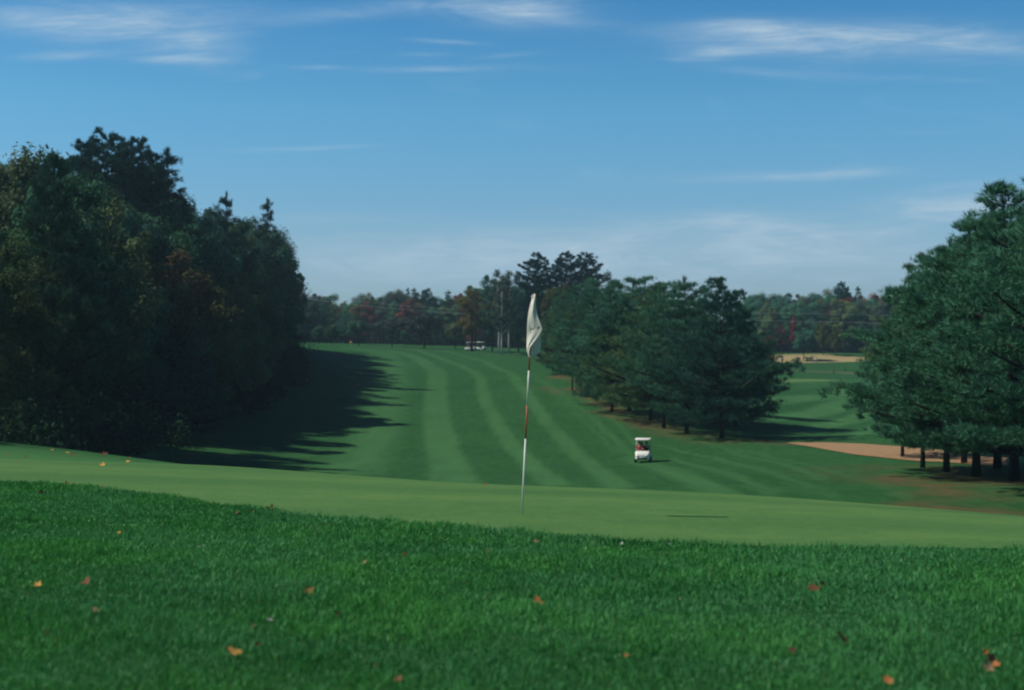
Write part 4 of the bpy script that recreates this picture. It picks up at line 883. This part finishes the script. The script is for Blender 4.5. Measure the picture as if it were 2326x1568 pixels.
LEAVES = [(85, 1340, 15, Y_, 'above the pale tan leaf near the left side'), (196, 1332, 20, B_, 'upper left, near the yellow leaf'), (218, 1399, 23, T_, 'left, largest of its colour in the rough'), (105, 1450, 13, B_, 'lower left, below the pale tan leaf'), (152, 1421, 9, DB, 'left, beside the pale tan leaf'),
          (531, 1495, 25, Y_, 'bright and largest, low in the left half of the rough'), (575, 1433, 12, T_, 'small, left of a whitish scrap'), (612, 1420, 11, W_, 'small, above the bright yellow leaf'), (702, 1355, 18, O_, 'in the middle of the left half'), (765, 1405, 12, DB, 'right of the bright yellow leaf'), (585, 1476, 14, DB, 'just right of the bright yellow leaf'),
          (920, 1268, 11, O_, 'small, near the edge of the green'), (828, 1288, 9, T_, 'small, left of centre near the green'), (1221, 1378, 21, O_, 'below the foot of the flagstick'), (1422, 1502, 13, O_, 'small, low in the centre'), (1848, 1347, 22, B_, 'curled, in the upper right of the rough'), (1868, 1338, 12, DB, 'beside the curled brown leaf'),
          (1914, 1464, 29, O_, 'bright three-pointed, lower right'), (2238, 1494, 20, O_, 'top of the heap at the lower right corner'), (2253, 1512, 24, DB, 'in the heap at the lower right corner'), (2242, 1531, 21, T_, 'bottom of the heap at the lower right corner'), (2262, 1524, 16, O_, 'right of the heap at the lower right corner'), (2018, 1560, 27, O_, 'cut by the bottom of the picture'),
          (1800, 1490, 14, DB, 'left of the bright three-pointed leaf'), (848, 1526, 14, B_, 'low, left of centre'), (905, 1558, 17, B_, 'at the bottom, left of centre'), (60, 1362, 8, B_, 'tiny, near the left side'),
          (95, 1127, 15, B_, 'at the left end of the rough edge'), (150, 1109, 15, B_, 'on the rough edge at the far left'), (233, 1110, 11, B_, 'small, on the rough edge at the left'), (540, 1172, 15, B_, 'left of a row on the rough edge'), (575, 1170, 14, B_, 'second in a row on the rough edge'), (615, 1166, 18, B_, 'third in a row on the rough edge'), (640, 1166, 11, B_, 'last in a row on the rough edge'),
          (394, 1135, 9, Y_, 'tiny, on the rough edge'), (1217, 1238, 10, T_, 'tiny, just before the edge of the green'), (1520, 1244, 8, W_, 'tiny, on the edge of the green right of the flagstick'), (1412, 1243, 8, W_, 'tiny, on the edge of the green near the centre'), (1545, 1370, 7, T_, 'tiny, right of the orange leaf below the flagstick'), (1105, 1262, 8, B_, 'tiny, near the edge of the green'),
          (450, 1251, 6, W_, 'tiny, in the left rough'), (463, 1248, 7, W_, 'tiny, one of a pair in the left rough'), (1610, 1300, 8, B_, 'tiny, in the right half near the green'), (270, 1218, 7, Y_, 'tiny, in the upper left rough'),
          (232, 1060, 12, Y_, 'biggest on the putting green at the left'), (165, 1036, 8, B_, 'small, behind the yellow leaf on the green'), (118, 1024, 8, Y_, 'small, on the collar behind the green'), (153, 1030, 7, Y_, 'small, second on the collar behind the green'), (236, 1034, 12, B_, 'on the collar behind the green'), (290, 1051, 8, Y_, 'small, where the green meets the shade'), (295, 1041, 6, B_, 'tiny, on the shaded collar'), (480, 1057, 8, O_, 'small, at the back edge of the green'), (60, 1040, 7, B_, 'tiny, at the far left of the green'), (1103, 1105, 7, O_, 'tiny, at the back of the green left of the flagstick'), (20, 1036, 9, B_, 'at the left picture side behind the green')]
rl = random.Random(3); lms = {}
for i, (u, v, s_, c, where) in enumerate(LEAVES):
    x, y_ = near(u, v); on_g = y_ > np.interp(x, GREEN_F[:, 0], GREEN_F[:, 1])
    key = (i % 4, c)
    if key not in lms: me = leaf_mesh(i % 4, (5, 3, 0, 5)[i % 4], (.55, .35, .8, .2)[i % 4]); me.materials.append(lmat(c)); lms[key] = me
    size = s_ / FV * y_ * .98; o = bpy.data.objects.new('fallen_leaf', lms[key]); COL.objects.link(o)
    o.location = (x, y_, G(x, y_) + (.016 if on_g else .026)); o.scale = (size, size, size * .8); o.rotation_euler = (R_(rl.uniform(20, 48)), R_(rl.uniform(-25, 25)), rl.uniform(-.9, .9) + (0))
    tag(o, ('fallen %s leaf, %s' % (NAMEC[c], where)), 'leaf', 'fallen leaves on the grass')

# ------------------------------------------------------------------ thin autumn haze round the whole place
def haze():
    mb = MB(); mb.box((0, 350, 13), (2900, 3400, 66)); m = bpy.data.materials.new('haze_air'); m.use_nodes = True; nt = m.node_tree; nt.nodes.clear()
    out = nt.nodes.new('ShaderNodeOutputMaterial'); v = nt.nodes.new('ShaderNodeVolumePrincipled'); v.inputs['Color'].default_value = (.55, .86, .95, 1); v.inputs['Density'].default_value = .00026; v.inputs['Anisotropy'].default_value = .3
    nt.links.new(v.outputs[0], out.inputs['Volume']); o = mb.build('haze', m); tag(o, 'thin bluish autumn haze over the golf course', 'haze', kind='stuff')
haze()
